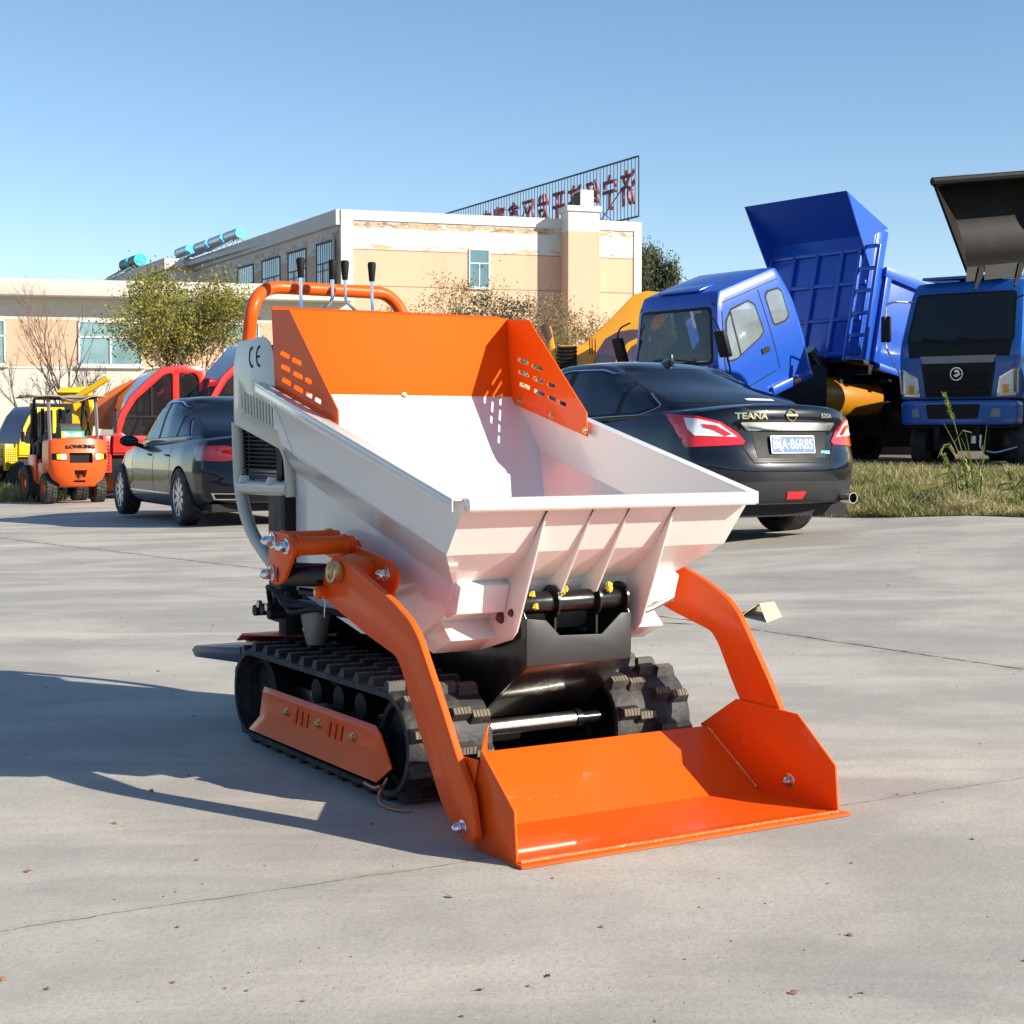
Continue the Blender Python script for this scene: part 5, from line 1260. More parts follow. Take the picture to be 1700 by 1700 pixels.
# ---- small machines with arched cabs
def arch_loader(name, label, cat, loc, rz, paint, cabh=1.45, tint=M['glass_car'], boom=None, boomm=None, body=True, front_panel=None, group=None, base=.75, whl=(-1.7, 1.1), wr_=.42):
    root = thing(name, label, cat, loc, rz, group); W2_ = .62
    prof = [(.95, 0), (.93, .30), (.82, .68), (.62, 1.02), (.36, 1.27), (.05, cabh - .05), (-.30, cabh), (-.62, cabh), (-.72, cabh - .10), (-.75, cabh - .3), (-.75, 0)]
    pr_ = [(x, z + base) for x, z in prof]
    inner = [(.80, .36), (.70, .66), (.52, .95), (.28, 1.16), (.0, cabh - .17), (-.14, cabh - .15), (-.14, .30), (.72, .30)]
    rear = [(-.26, .32), (-.26, cabh - .14), (-.56, cabh - .14), (-.63, cabh - .25), (-.63, .32)]
    for s in (-1, 1):
        bm = bmx(); prism(bm, pr_, 'y', *sorted((s * W2_, s * (W2_ - .06)))); cuts = []
        for q in (inner, rear):
            cb = bmx(); prism(cb, roundpoly([(x, z + base) for x, z in q], .05), 'y', *sorted((s * (W2_ + .1), s * (W2_ - .16)))); cuts.append(cb)
        cf = obj('cab_side', bm, paint, root, cutters=cuts, bevel=.012)
        for q in (inner, rear):
            bm = bmx(); prism(bm, [(x, z + base) for x, z in grow(q, .015)], 'y', *sorted((s * (W2_ - .03), s * (W2_ - .036)))); gl_ = obj('side_window', bm, M['clearglass'], cf, smooth=False)
        bm = bmx(); box(bm, -.12, .74, *sorted((s * (W2_ - .01), s * (W2_ - .04))), base + .62, base + .66); box(bm, .22, .26, *sorted((s * (W2_ - .01), s * (W2_ - .04))), base + .66, base + 1.18); obj('window_bar', bm, M['blackmatte'], cf, smooth=False)
    bm = bmx(); o_ = pr_[1:8]
    rows = [[bm.verts.new((x, y, z)) for y in (-W2_ + .06, -.2, .2, W2_ - .06)] for x, z in o_]
    for a, b_ in zip(rows, rows[1:]):
        for k in range(3): bm.faces.new((a[k], a[k + 1], b_[k + 1], b_[k]))
    obj('windshield', bm, M['purpleglass'], root, solid=.008, angle=70)
    bm = bmx(); box(bm, -.76, .94, -W2_ + .0605, W2_ - .0605, base - .05, base + .28); box(bm, -.76, -.70, -W2_ + .0605, W2_ - .0605, base + .28, base + cabh - .1); box(bm, -.7, -.3, -W2_ + .0605, W2_ - .0605, base + cabh - .04, base + cabh); obj('cab_floor', bm, paint, root, bevel=.01)
    bm = bmx(); box(bm, -.55, -.1, -.25, .25, base + .28, base + .50); box(bm, -.62, -.5, -.25, .25, base + .45, base + .95); tube(bm, [(.5, 0, base + .28), (.3, 0, base + .7)], .03, 8); lathe(bm, [(base + .70, .17), (base + .73, .18)], (.3, 0, 0), 'z', 20)
    obj('seat', bm, M['blackmatte'], root, bevel=.03)
    if body:
        bm = bmx(); box(bm, -.80, 1.45, -.45, .45, .38, base - .06); obj('chassis', bm, M['blackmatte'], root, bevel=.02)
        bm = bmx(); box(bm, -2.2, -.80, -.58, .58, .5, base + .45); hd = obj('engine_hood', bm, paint, root, bevel=.06)
        bm = bmx()
        for k in range(7):
            for s in (-1, 1): box(bm, -2.0 + k * .13, -1.95 + k * .13, *sorted((s * .579, s * .586)), .7, base + .2)
        obj('vent', bm, M['marking'], hd, smooth=False)
        for x in whl:
            for s in (-1, 1): wheel(root, x, s * .62, wr_, wr_, .30, s, paint, 0, .5, 0, offroad=True)
    if front_panel:
        bm = bmx(); box(bm, .95, 1.35, -.55, .55, .45, base + .30); fp = obj('front_frame', bm, front_panel, root, bevel=.03)
        bm = bmx()
        for i in range(6):
            for j in range(9): box(bm, 1.346, 1.356, -.45 + i * .16, -.38 + i * .16, .5 + j * .06, .53 + j * .06)
            for j in range(9): box(bm, 1.0 + i * .055, 1.03 + i * .055, .548, .556, .5 + j * .06, .53 + j * .06)
        obj('vent', bm, M['marking'], fp, smooth=False)
    bm = bmx(); tube(bm, bend_path([(.88, W2_, base + .75), (.95, W2_ + .22, base + .80), (.95, W2_ + .22, base + .55)], .05), .014, 6); box(bm, .93, .97, W2_ + .14, W2_ + .28, base + .35, base + .62); obj('mirror', bm, M['blackmatte'], root)
    return root
M['purpleglass'] = mat('tinted_windshield', (.05, .045, .085), .03, coat=1, alpha=.80, spec=.9)
M['purpleglass'].node_tree.nodes['Principled BSDF'].inputs['Transmission Weight'].default_value = .35
def ground_pt(px, Y): x = (px - 850) / F_ * Y; return (x, Y, gz(x, Y))
rl_ = arch_loader('mini_loader', 'red wheel loader with an arched cab between the forklift and the sedan', 'loader', ground_pt(262, 29.5), R(180 + 26), M['red'], 1.58, front_panel=M['red'], base=.82, whl=(-1.7, .3), wr_=.34)
arch_loader('mini_loader', 'red arched cab with a purple windshield partly hidden by the white engine panel', 'loader', ground_pt(404, 29.5), R(180 + 30), M['red'], 1.66, base=1.12)
yl_ = arch_loader('mini_loader', 'yellow wheel loader with an arched cab behind the forklift, at the far left', 'loader', ground_pt(62, 36), R(180 + 48), M['yellow'], 1.35, front_panel=M['yellow'], base=.85, whl=(-1.7, .9), wr_=.34); yl_.scale = (.78, .78, .84)
# orange excavator arms behind the red cab
def boom_arm(name, label, cat, root_loc, pts, wd, m, width=.3, extra=None):
    "pts: outline (x,z) in a plane facing us"
    root = thing(name, label, cat, root_loc)
    bm = bmx(); prism(bm, pts, 'y', -width / 2, width / 2); obj('boom', bm, m, root, bevel=.03); return root
def outl(pxs, Y, x0, z0):
    out = []
    for (x, y) in pxs:
        p = at(x, y, Y); out.append((p.x - x0, p.z - z0))
    return out
def outline_machine(name, label, cat, Y, pxs, m, width, part='boom', foot=None, rz=0, body=None):
    xs_ = sum(p[0] for p in pxs) / len(pxs); bx, by, bz = ground_pt(xs_, Y); root = thing(name, label, cat, (bx, by, bz))
    bm = bmx(); prism(bm, outl(pxs, Y, bx, bz), 'y', -width / 2, width / 2); obj(part, bm, m, root, bevel=.02)
    if foot: 
        bm = bmx(); box(bm, foot[0], foot[1], -.7, .7, .1, foot[2]); obj('chassis', bm, foot[3], root, bevel=.05)
    return root
om = outline_machine('orange_excavator', 'orange arched excavator boom rising behind the red loader cab', 'excavator', 30, [(150, 700), (168, 662), (200, 642), (218, 634), (240, 627), (258, 634), (250, 648), (228, 662), (206, 690), (190, 712), (170, 712)], M['orange2'], .5, foot=(-.9, 1.6, .9, M['orange2']))
bm = bmx(); tube(bm, [(-1.0, -.4, 1.7), (-.2, -.4, 2.2)], .06, 8); obj('hydraulic_ram', bm, M['yellow'], om)
om = outline_machine('orange_excavator', 'orange slatted arm structure behind the red dump box', 'excavator', 31, [(300, 622), (335, 614), (372, 618), (378, 640), (362, 668), (330, 672), (312, 664), (308, 640)], M['orange2'], .5, foot=(-.9, .9, 1.2, M['orange2']))
bm = bmx()
for k in range(9): box(bm, -.3 + k * .09, -.26 + k * .09, -.30, -.26, 1.55, 2.1, Matrix.Rotation(R(0), 4, 'Y'))
obj('slats', bm, M['blackmatte'], om, smooth=False)
# red dump box between them
db = thing('dump_trailer', 'dark red steel dump box standing behind the arched red cab', 'dump box', ground_pt(312, 32.5), R(24))
bm = bmx(); 
box(bm, -.75, -.70, -.9, .9, 1.3, 2.15); box(bm, .55, .60, -.9, .9, 1.3, 2.15); box(bm, -.699, .549, .85, .9, 1.3, 2.15); box(bm, -.70, .55, -.9, .85, 1.25, 1.30)
for x in (-.4, -.1, .2): box(bm, x, x + .06, .80, .85, 1.3, 2.12)
obj('box', bm, M['red'], db, bevel=.01)
bm = bmx(); prism(bm, [(-.95, 2.05), (-.75, 2.17), (.7, 2.17), (.7, 2.14), (-.75, 2.13), (-.93, 2.02)], 'y', -.95, .4); obj('lip', bm, M['red'], db, bevel=.01)
bm = bmx(); box(bm, -.8, .6, -.5, .5, .5, 1.24); obj('chassis', bm, M['blackmatte'], db, bevel=.03)
for x in (-.5, .4):
    for s in (-1, 1): wheel(db, x, s * .6, .38, .38, .28, s, M['red'], 0, .5, 0, offroad=True)
# yellow bucket held up behind the forklift
yb = thing('loader_bucket', 'yellow loader bucket held up behind the forklift roof', 'loader', ground_pt(128, 33.5), R(12))
bm = bmx(); sheet(bm, [((-.72, -.3, 2.05), (.45, -.3, 2.05), (.55, .35, 1.75), (-.5, .35, 1.75)), ((-.72, -.3, 2.05), (.45, -.3, 2.05), (.52, -.15, 2.18), (-.6, -.05, 2.13)), ((.45, -.3, 2.05), (.55, .35, 1.75), (.62, .35, 1.4), (.62, -.25, 2.15), (.52, -.15, 2.18)),
                       ((-.5, .35, 1.75), (.55, .35, 1.75), (.62, .35, 1.4), (-.35, .35, 1.4))])
obj('bucket', bm, M['yellow'], yb, solid=.03, smooth=False)
bm = bmx(); tube(bm, smooth_path([(-.1, .1, 1.75), (.3, .1, 1.9), (.6, .1, 1.75), (.5, .3, 1.2), (.2, .6, .7)], 4), .11, 8); obj('lift_arm', bm, M['yellow'], yb)
bm = bmx(); box(bm, -.6, .6, .2, 1.4, .4, 1.0); box(bm, -.3, .5, .5, 1.3, 1.0, 1.5); obj('body', bm, M['yellow'], yb, bevel=.05)
bm = bmx(); box(bm, -.7, .7, .1, 1.5, 0, .4); obj('running_gear', bm, M['blackmatte'], yb, bevel=.05)
bm = bmx(); tube(bm, smooth_path([(.3, -.1, 1.1), (.5, -.2, 1.45), (.35, -.1, 1.65), (.55, -.05, 1.0), (.2, -.2, .8)], 5), .03, 8); obj('hoses', bm, M['blackmatte'], yb); yb.scale = (.52, .6, 1)

# ---- yellow excavator behind the navy sedan
ex = thing('yellow_excavator', 'orange-yellow excavator with a long raised boom and arched dark cab, before the chimney', 'excavator', ground_pt(1010, 36), 0)
ex0 = ex.location
bm = bmx(); prism(bm, outl([(948, 586), (975, 565), (1008, 535), (1040, 502), (1052, 490), (1072, 484), (1110, 487), (1150, 480), (1158, 500), (1110, 512), (1098, 540), (1078, 560), (1040, 590), (1010, 620), (955, 612)], 36.6, ex0.x, ex0.z), 'y', .4, .8)
obj('boom', bm, M['amberyel'], ex, bevel=.03)
bm = bmx(); prism(bm, outl([(928, 575), (975, 575), (1005, 600), (1010, 690), (928, 700)], 36.6, ex0.x, ex0.z), 'y', .1, .9); obj('body', bm, M['amberyel'], ex, bevel=.04)
bm = bmx(); prism(bm, outl([(906, 545), (914, 541), (924, 590), (926, 625), (918, 610)], 36.2, ex0.x, ex0.z), 'y', .0, .25); obj('side_arm', bm, M['amberyel'], ex, bevel=.02)
bm = bmx(); prism(bm, outl([(898, 542), (910, 536), (917, 560), (909, 572)], 36.2, ex0.x, ex0.z), 'y', -.1, .2); obj('rear_lamp', bm, M['rust'], ex, bevel=.02)
bm = bmx()
for k in range(7):
    y0 = 576 + k * 6; prism(bm, outl([(925, y0), (957, y0 - 1), (958, y0 + 3), (925, y0 + 4)], 36, ex0.x, ex0.z), 'y', -.15, .3)
obj('rubber_bellows', bm, M['blackmatte'], ex, bevel=.005)
cabp = [(983, 612), (990, 585), (1004, 563), (1024, 552), (1046, 548), (1075, 548), (1095, 552), (1095, 690), (983, 690)]
bm = bmx(); prism(bm, outl(cabp, 35.4, ex0.x, ex0.z), 'y', -.9, .0); CB = obj('cab', bm, M['purpleglass'], ex, bevel=.03)
fr = outl([(1016, 615), (1024, 590), (1040, 570), (1062, 560), (1080, 560), (1080, 568), (1062, 568), (1046, 577), (1032, 596), (1026, 615), (1026, 690), (1016, 690)], 35.4, ex0.x, ex0.z)
bm = bmx(); prism(bm, fr, 'y', -.95, -.88); prism(bm, [(x + .0, z) for x, z in fr], 'y', -.02, .05); obj('cab_frame', bm, M['amberyel'], CB, bevel=.01)
bm = bmx()
for x in (978, 982, 987): tube(bm, [Vector((at(x, 563, 36).x - ex0.x, -.3, at(x, 563, 36).z - ex0.z)), Vector((at(x, 590, 36).x - ex0.x, -.3, at(x, 590, 36).z - ex0.z))], .015, 6)
obj('hydraulic_pipes', bm, M['rust'], ex)
bm = bmx(); box(bm, -1.3, 2.0, -.8, .9, .1, .55); obj('tracks', bm, M['blackmatte'], ex, bevel=.15)
#PART5
# ================================================ blue trucks
def truck_cab(root, L_, Wc, Hc, paint, rake=.32, glass=M['clearglass'], roofvisor=True, z0=0):
    def f(a, b_, c):
        z = Hc * (c + 1) / 2; u = (a + 1) / 2; yb = abs(b_)
        xf = -interp(z, [(0, .03), (Hc * .40, 0), (Hc * .46, .02), (Hc * .9, rake), (Hc, rake + .14)]) - .05 * yb ** 4
        xr = -L_ + interp(z, [(0, 0), (Hc * .7, .02), (Hc, .16)])
        y = b_ * Wc / 2 * interp(z, [(0, .98), (Hc * .35, 1), (Hc * .5, .99), (Hc * .9, .92), (Hc, .88)])
        zz = z + (.05 * (1 - yb ** 2) * (1 - (2 * u - 1) ** 2) if c > .999 else 0)
        return (xr + (xf - xr) * u, y, zz + z0)
    bm = mapcube(26, 26, 26, f, 2)
    cab = obj('cab', bm, paint, root, angle=50)
    return cab
def truck_wheels(root, xs_, Wd, r=.46):
    for x in xs_:
        for s in (-1, 1): wheel(root, x, s * Wd, r, r, .30, s, M['rust'], 0, .58, 3)
# --- truck A: cab tipped forward, dump body raised
hA_ = Vector((-.8, -.6)); rzA = math.atan2(-.6, -.8); left = Vector((.6, -.8))
aA = at(1187, 603, 23.0); tilt = R(20); Wc = 1.86; Lc = 1.92; Hc = 1.78
TA = thing('dump_truck', 'blue dump truck with its cab tipped forward and its dump body raised', 'truck', (aA.x - left.x * .9 - hA_.x * 1.2, aA.y - left.y * .9 - hA_.y * 1.2, .45), rzA)
RT = Matrix.Translation(TA.location) @ Matrix.Rotation(rzA, 4, 'Z'); RTi = RT.inverted()
holder = thing('tmp', 'x', 'x')
cab = truck_cab(holder, Lc, Wc, Hc, M['blue'], .34)
# windshield, windows
parts = []
M['trucktint'] = mat('truck_glass', (.03, .05, .06), .03, spec=.8, alpha=.42)
WA = [(-.80, .86), (.80, .86), (.72, 1.56), (-.72, 1.56)]; SEX = []; SEY = []; WYA = []
parts.append(patch('windshield', cab, roundpoly(WA, .07), 'x', 1, .004, M['trucktint'], holder, .08, .006))
SEX.append(patch('windshield_seal', cab, roundpoly([(-.84, .82), (.84, .82), (.76, 1.60), (-.76, 1.60)], .09), 'x', 1, .001, M['blackmatte'], holder, .08, .005))
M['skyglass'] = mat('painted_sky_glass', (.30, .36, .38), .05, coat=1, coat_rough=.01, spec=.9, var=.5, vscale=2.5, alpha=.55)  # pale mottled sky reflection is put into the glass colour
for s in (-1, 1):
    for nm, pl in (('door_window', [(-.28, .80), (-.34, 1.0), (-.46, 1.32), (-.62, 1.45), (-.98, 1.47), (-1.08, 1.38), (-1.10, .98), (-.98, .92), (-.44, .78)]), ('rear_quarter_window', [(-1.36, 1.02), (-1.36, 1.42), (-1.42, 1.48), (-1.64, 1.46), (-1.69, 1.40), (-1.69, 1.05), (-1.60, 1.0), (-1.42, 1.0)])):
        WYA.append(pl) if s > 0 else None
        SEY.append(patch(nm + '_seal', cab, roundpoly(grow(pl, .035), .03), 'y', s, .001, M['blackmatte'], holder, .08, .004))
        parts.append(patch(nm, cab, roundpoly(pl, .03), 'y', s, .005, M['skyglass'], holder, .08, .004))
    parts.append(patch('window_divider', cab, [(-.52, .80), (-.55, .80), (-.60, 1.44), (-.57, 1.44)], 'y', s, .008, M['blackmatte'], holder, .08, .005))
    for pl in ([(-.16, .30), (-.18, .30), (-.20, .8), (-.45, 1.5), (-.43, 1.5), (-.18, .8)], [(-1.24, .35), (-1.255, .35), (-1.255, 1.58), (-1.24, 1.58)], [(-.2, 1.60), (-1.9, 1.60), (-1.9, 1.612), (-.2, 1.612)], [(-.3, .30), (-1.18, .36), (-1.18, .345), (-.3, .285)]):
        parts.append(patch('door_gap', cab, pl, 'y', s, .002, M['marking'], cab, .1, .002))
    parts.append(patch('door_handle', cab, roundpoly([(-.96, .66), (-1.12, .66), (-1.12, .75), (-.96, .75)], .02), 'y', s, .006, M['blackmatte'], cab, .1, .02))
    bm = bmx(); box(bm, -1.85, -.95, *sorted((s * .90, s * .98)), .02, .16); box(bm, -1.0, -.2, *sorted((s * .88, s * .95)), -.05, .10); 
    parts.append(obj('wing_lip', bm, M['blue'], holder, bevel=.03))
    bm = bmx(); box(bm, -1.55, -1.42, *sorted((s * .985, s * .995)), .06, .11); parts.append(obj('side_marker', bm, M['amber'], holder, bevel=.004))
    bm = bmx(); tube(bm, bend_path([(-.18, s * .86, 1.50), (-.10, s * 1.05, 1.45), (-.06, s * 1.14, 1.25), (-.10, s * 1.10, .70), (-.2, s * .95, .62)], .08), .014, 8); box(bm, -.10, -.03, *sorted((s * 1.02, s * 1.22)), .92, 1.30); parts.append(obj('mirror', bm, M['blackmatte'], holder, bevel=.01))
hollow_cab(cab, SEX, SEY, [(-Lc + .10, .12), (-.08, .12), (-.10, .80), (-.40, Hc - .14), (-Lc + .20, Hc - .14)], Wc / 2 * .86, (WA, [(-.6, 1.0), (.6, 1.0), (.55, 1.48), (-.55, 1.48)]), WYA)
bm = bmx(); box(bm, -.55, -.12, -.74, .74, .62, .86); parts.append(obj('dashboard', bm, M['blackmatte'], holder, bevel=.05))
for y in (-.40, .40):
    bm = bmx(); box(bm, -1.25, -.80, y - .24, y + .24, .50, .66); box(bm, -1.36, -1.24, y - .24, y + .24, .60, 1.28); parts.append(obj('seat', bm, M['seat'], holder, bevel=.05))
bm = bmx(); lathe(bm, [(-.012, .17), (0, .19), (.012, .17)], (0, 0, 0), 'z', 24); bm.transform(Matrix.Translation((-.62, .40, .98)) @ Matrix.Rotation(R(-30), 4, 'Y')); parts.append(obj('steering_wheel', bm, M['blackmatte'], holder))
bm = bmx(); box(bm, .0, .03, -.86, .86, .60, .80); parts.append(obj('grille', bm, M['blackmatte'], holder, bevel=.01))
bm = bmx(); box(bm, -.80, -.50, -.45, .45, 1.80, 1.83); parts.append(obj('roof_hatch', bm, M['blue'], holder, bevel=.012))
bm = bmx(); tube(bm, [(.02, -.1, .87), (-.01, -.65, .93)], .008, 6); tube(bm, [(.02, .6, .87), (-.01, .1, .93)], .008, 6); parts.append(obj('wiper', bm, M['blackmatte'], holder))
p_loc = RTi @ Vector(aA)
Mt = Matrix.Translation(p_loc) @ Matrix.Rotation(tilt, 4, 'Y') @ Matrix.Translation((0, -Wc / 2, -.85))
done = set()
def xform(o, m4, newp):
    if o.data.name not in done: o.data.transform(m4); done.add(o.data.name)
    for c in o.children: xform(c, m4, o)
for c in list(holder.children):
    xform(c, Mt, TA); c.parent = TA
# dump body: front wall, canopy, side walls, floor, ladder
bl = Vector((5.36, 24.92)); bz = at(1437, 592, 24.92).z; bt = R(-12); Wb = 2.2; Hb = 1.78
pb = RTi @ Vector((bl.x, bl.y, bz)); Mb = Matrix.Translation(pb) @ Matrix.Rotation(bt, 4, 'Y') @ Matrix.Translation((0, -Wb / 2, 0))
def bobj(name, bm, m, par, **k):
    bm.transform(Mb); return obj(name, bm, m, par, **k)
w2 = Wb / 2
bm = bmx(); box(bm, -.05, 0, -w2, w2, 0, 2.02)
hb = bobj('headboard', bm, M['blue'], TA, bevel=.006)
bm = bmx()
for y in (-w2 + .02, -w2 + .55, 0 - .05, w2 - .62): box(bm, .0, .05, y, y + .07, .0, 1.75)
for z in (.02, .58, 1.16, 1.70): box(bm, .001, .046, -w2 + .02, w2 - .02, z, z + .06)
bobj('stiffener', bm, M['blue'], hb, bevel=.004)
bm = bmx(); sheet(bm, [((0, -w2, 1.98), (0, w2, 1.98), (.78, w2, 2.42), (.78, -w2, 2.42)), ((0, -w2, 1.55), (0, -w2, 2.0), (.78, -w2, 2.42)), ((0, w2, 1.40), (0, w2, 1.98), (.78, w2, 2.42)),
                       ((0, -w2, 1.98), (0, w2, 1.98), (-.26, w2, 2.13), (-.26, -w2, 2.13)), ((-.26, -w2, 2.13), (-.26, w2, 2.13), (.78, w2, 2.42), (.78, -w2, 2.42)), ((-.26, w2, 2.13), (.78, w2, 2.42), (0, w2, 1.98))])
bobj('canopy', bm, M['blue'], TA, solid=.03, smooth=False)
for y0, y1 in ((w2 - .06, w2), (-w2, -w2 + .06)):
    bm = bmx(); box(bm, -.30, -.051, y0, y1, 0, 2.08); bobj('corner_box', bm, M['blue'], TA, bevel=.01)
for s in (-1, 1):
    bm = bmx(); y0, y1 = sorted((s * w2, s * (w2 - .04))); box(bm, -4.6, -.301, y0, y1, 0, 1.50); 
    sw = bobj('side_wall', bm, M['blue'], TA, bevel=.006)
    bm = bmx(); yo, yp = sorted((s * w2, s * (w2 + .07)))
    for x in (-4.6, -3.8, -3.0, -2.2, -1.35, -.46): box(bm, x, x + .13, yo, yp, .0, 1.36)
    box(bm, -4.6, -.31, yo, yp, 1.362, 1.52); box(bm, -4.6, -.45, yo, sorted((s * w2, s * (w2 + .10)))[1] if s > 0 else yp, -.10, -.002)
    bobj('side_rib', bm, M['blue'], sw, bevel=.006)
bm = bmx(); box(bm, -4.6, 0, -w2, w2, -.08, -.004)
for x in np.arange(-4.4, 0, .5): box(bm, x, x + .08, -w2, w2, -.2, -.081)
for y in (-.45, .38): box(bm, -4.6, -.05, y, y + .08, -.42, -.201)
bobj('floor', bm, M['blackmatte'], TA, bevel=.004)
bm = bmx(); box(bm, -4.4, -.1, w2 - .40, w2 - .36, -.55, -.21); bobj('shade_skirt', bm, M['blackmatte'], TA)  # dark sheet added under the floor to keep sun off the fuel tank
bm = bmx(); ly0, ly1 = w2 - .10, w2 + .30
for y in (ly0, ly1 - .035): box(bm, .14, .195, y - .012, y + .047, -.10, 1.72)
for k in range(6): box(bm, .145, .19, ly0 + .045, ly1 - .045, -.09 + k * .355, -.035 + k * .355)
bobj('ladder', bm, M['blue'], TA, bevel=.004)
bm = bmx(); box(bm, -6.0, 1.1, -.42, -.32, .75, .95); box(bm, -6.0, 1.1, .32, .42, .75, .95); box(bm, -.6, .8, -.35, .35, .6, 1.35)
for x in (-1.6, -3.2, -5): box(bm, x, x + .12, -.32, .32, .76, .9)
obj('truck_frame', bm, M['blackmatte'], TA, bevel=.02)
bm = bmx(); cyl(bm, (-2.6, .05, 1.0), (-1.7, .05, 1.9), .09); obj('lift_ram', bm, M['steel'], TA)
bm = bmx(); cyl(bm, (-2.9, .22, 1.12), (-1.3, .22, 1.12), .34, 32); obj('fuel_tank', bm, M['tankshaded'], TA, bevel=.03)
for q in ((-3.4, -2.9, .5, .95, .35, .9), (-1.0, -.5, .4, .9, .35, .9)):
    bm = bmx(); box(bm, *q); obj('toolbox', bm, M['blackmatte'], TA, bevel=.02)
bm = bmx(); box(bm, -1.5, 1.0, -.7, .62, .5, 1.62); box(bm, -3.6, -1.5, -.9, .1, .5, 1.75); obj('engine', bm, M['blackmatte'], TA, bevel=.05)
bm = bmx(); box(bm, -5.9, -5.85, .4, 1.0, .8, 1.0); obj('tail_lamp', bm, M['redlens'], TA, bevel=.01)
truck_wheels(TA, (.55, -3.9), .80, .46)
# another red machine glimpsed under the raised body
rm = thing('red_machine', 'red slatted machine panel seen far under the raised blue body', 'machine', ground_pt(1455, 33)); rm.rotation_euler = (0, 0, R(-20))
bm = bmx(); box(bm, -.9, .9, 0, 1.0, .5, 1.9); rb = obj('body', bm, M['red'], rm, bevel=.04)
bm = bmx()
for k in range(16): box(bm, -.8 + k * .1, -.76 + k * .1, -.02, -.003, .7, 1.7)
obj('slats', bm, M['marking'], rb, smooth=False)
bm = bmx(); box(bm, -.95, .95, .1, 1.0, 0, .5); obj('base', bm, M['blackmatte'], rm, bevel=.03)

# --- truck B at the right
hB = Vector((-.616, -.788)); rzB = math.atan2(hB.y, hB.x); lB = Vector((.788, -.616)); aB = at(1692, 705, 22.2); SB = .86
TB = thing('blue_truck', 'bright blue truck seen from the front with a black grille and round emblem', 'truck', (aB.x - lB.x * 1.05 * SB, aB.y - lB.y * 1.05 * SB, .46), rzB); TB.scale = (SB, SB, SB)
zB = (aB.z - .46) / SB; Hc2 = 1.98
cab = truck_cab(TB, 1.85, 2.12, Hc2, M['blue2'], .30, z0=zB + .42)
c0 = zB + .42
SXB = patch('windshield_seal', cab, roundpoly([(-.93, c0 + .93), (.93, c0 + .93), (.86, c0 + 1.78), (-.86, c0 + 1.78)], .08), 'x', 1, .001, M['blackmatte'], TB, .08, .005)
WB = [(-.88, c0 + .98), (.88, c0 + .98), (.82, c0 + 1.74), (-.82, c0 + 1.74)]; SYB = []; WYB = []
patch('windshield', cab, roundpoly(WB, .07), 'x', 1, .005, M['trucktint'], TB, .08, .005)
patch('rear_view_through', cab, roundpoly([(-.72, c0 + 1.08), (-.16, c0 + 1.06), (-.16, c0 + 1.45), (-.62, c0 + 1.47)], .05), 'x', 1, .008, M['skyglass'], TB, .08, .002) if 0 else None
patch('black_panel', cab, [(-.86, c0 + .70), (.86, c0 + .70), (.90, c0 + .95), (-.90, c0 + .95)], 'x', 1, .004, M['blackmatte'], TB, .08, .006)
patch('grey_band', cab, [(-.60, c0 + .60), (.60, c0 + .60), (.66, c0 + .72), (-.66, c0 + .72)], 'x', 1, .014, M['grey'], TB, .08, .012)
GR = patch('grille', cab, [(-.56, c0 + .04), (.56, c0 + .04), (.64, c0 + .60), (-.64, c0 + .60)], 'x', 1, .008, M['blackmatte'], TB, .08, .010)
bm = bmx()
for k in range(4): box(bm, .0, .035, -.50, .50, c0 + .10 + k * .10, c0 + .14 + k * .10)
obj('slat', bm, M['blackmatte'], GR, bevel=.01)
bm = bmx(); lathe(bm, [(.035, .088), (.05, .092), (.05, .112), (.035, .118)], (0, 0, c0 + .42), 'x', 36, caps=False)
prism(bm, roundpoly([(-.06, c0 + .40), (.0, c0 + .36), (.07, c0 + .41), (.03, c0 + .49), (-.045, c0 + .475), (-.02, c0 + .44), (.02, c0 + .45), (.02, c0 + .415), (-.02, c0 + .41)], .01), 'x', .036, .048)
obj('emblem', bm, M['chrome'], TB)
for s in (-1, 1):
    HL = patch('headlight', cab, [(s * .66, c0 + .04), (s * .97, c0 + .06), (s * .98, c0 + .52), (s * .70, c0 + .36)], 'x', 1, .010, M['chrome'], TB, .04, .012)
    patch('headlight_lens', cab, [(s * .69, c0 + .07), (s * .93, c0 + .09), (s * .93, c0 + .46), (s * .73, c0 + .33)], 'x', 1, .020, M['clearlens'], HL, .04, .006)
    patch('turn_lens', cab, [(s * .76, c0 + .10), (s * .86, c0 + .10), (s * .86, c0 + .24), (s * .76, c0 + .24)], 'x', 1, .026, M['amber'], HL, .04, .004)
    for nm, pl in (('door_window', [(-.30, c0 + .90), (-.36, c0 + 1.1), (-.50, c0 + 1.5), (-.62, c0 + 1.62), (-1.1, c0 + 1.62), (-1.15, c0 + .95)]),):
        SYB.append(patch(nm + '_seal', cab, roundpoly(grow(pl, .035), .03), 'y', s, .001, M['blackmatte'], TB, .08, .004)); WYB.append(pl) if s > 0 else None
        patch(nm, cab, roundpoly(pl, .03), 'y', s, .005, M['skyglass'], TB, .08, .004)
    patch('door_gap', cab, [(-.18, c0 + .10), (-.20, c0 + .10), (-.22, c0 + .9), (-.48, c0 + 1.7), (-.46, c0 + 1.7), (-.20, c0 + .9)], 'y', s, .002, M['marking'], cab, .1, .002)
hollow_cab(cab, [SXB], SYB, [(-1.74, c0 + .12), (-.08, c0 + .12), (-.10, c0 + .90), (-.36, c0 + 1.84), (-1.66, c0 + 1.84)], .92, (WB, [(-.75, c0 + 1.05), (.75, c0 + 1.05), (.70, c0 + 1.62), (-.70, c0 + 1.62)]), WYB)
bm = bmx(); box(bm, -.60, -.12, -.85, .85, c0 + .72, c0 + .97); obj('dashboard', bm, M['blackmatte'], TB, bevel=.05)
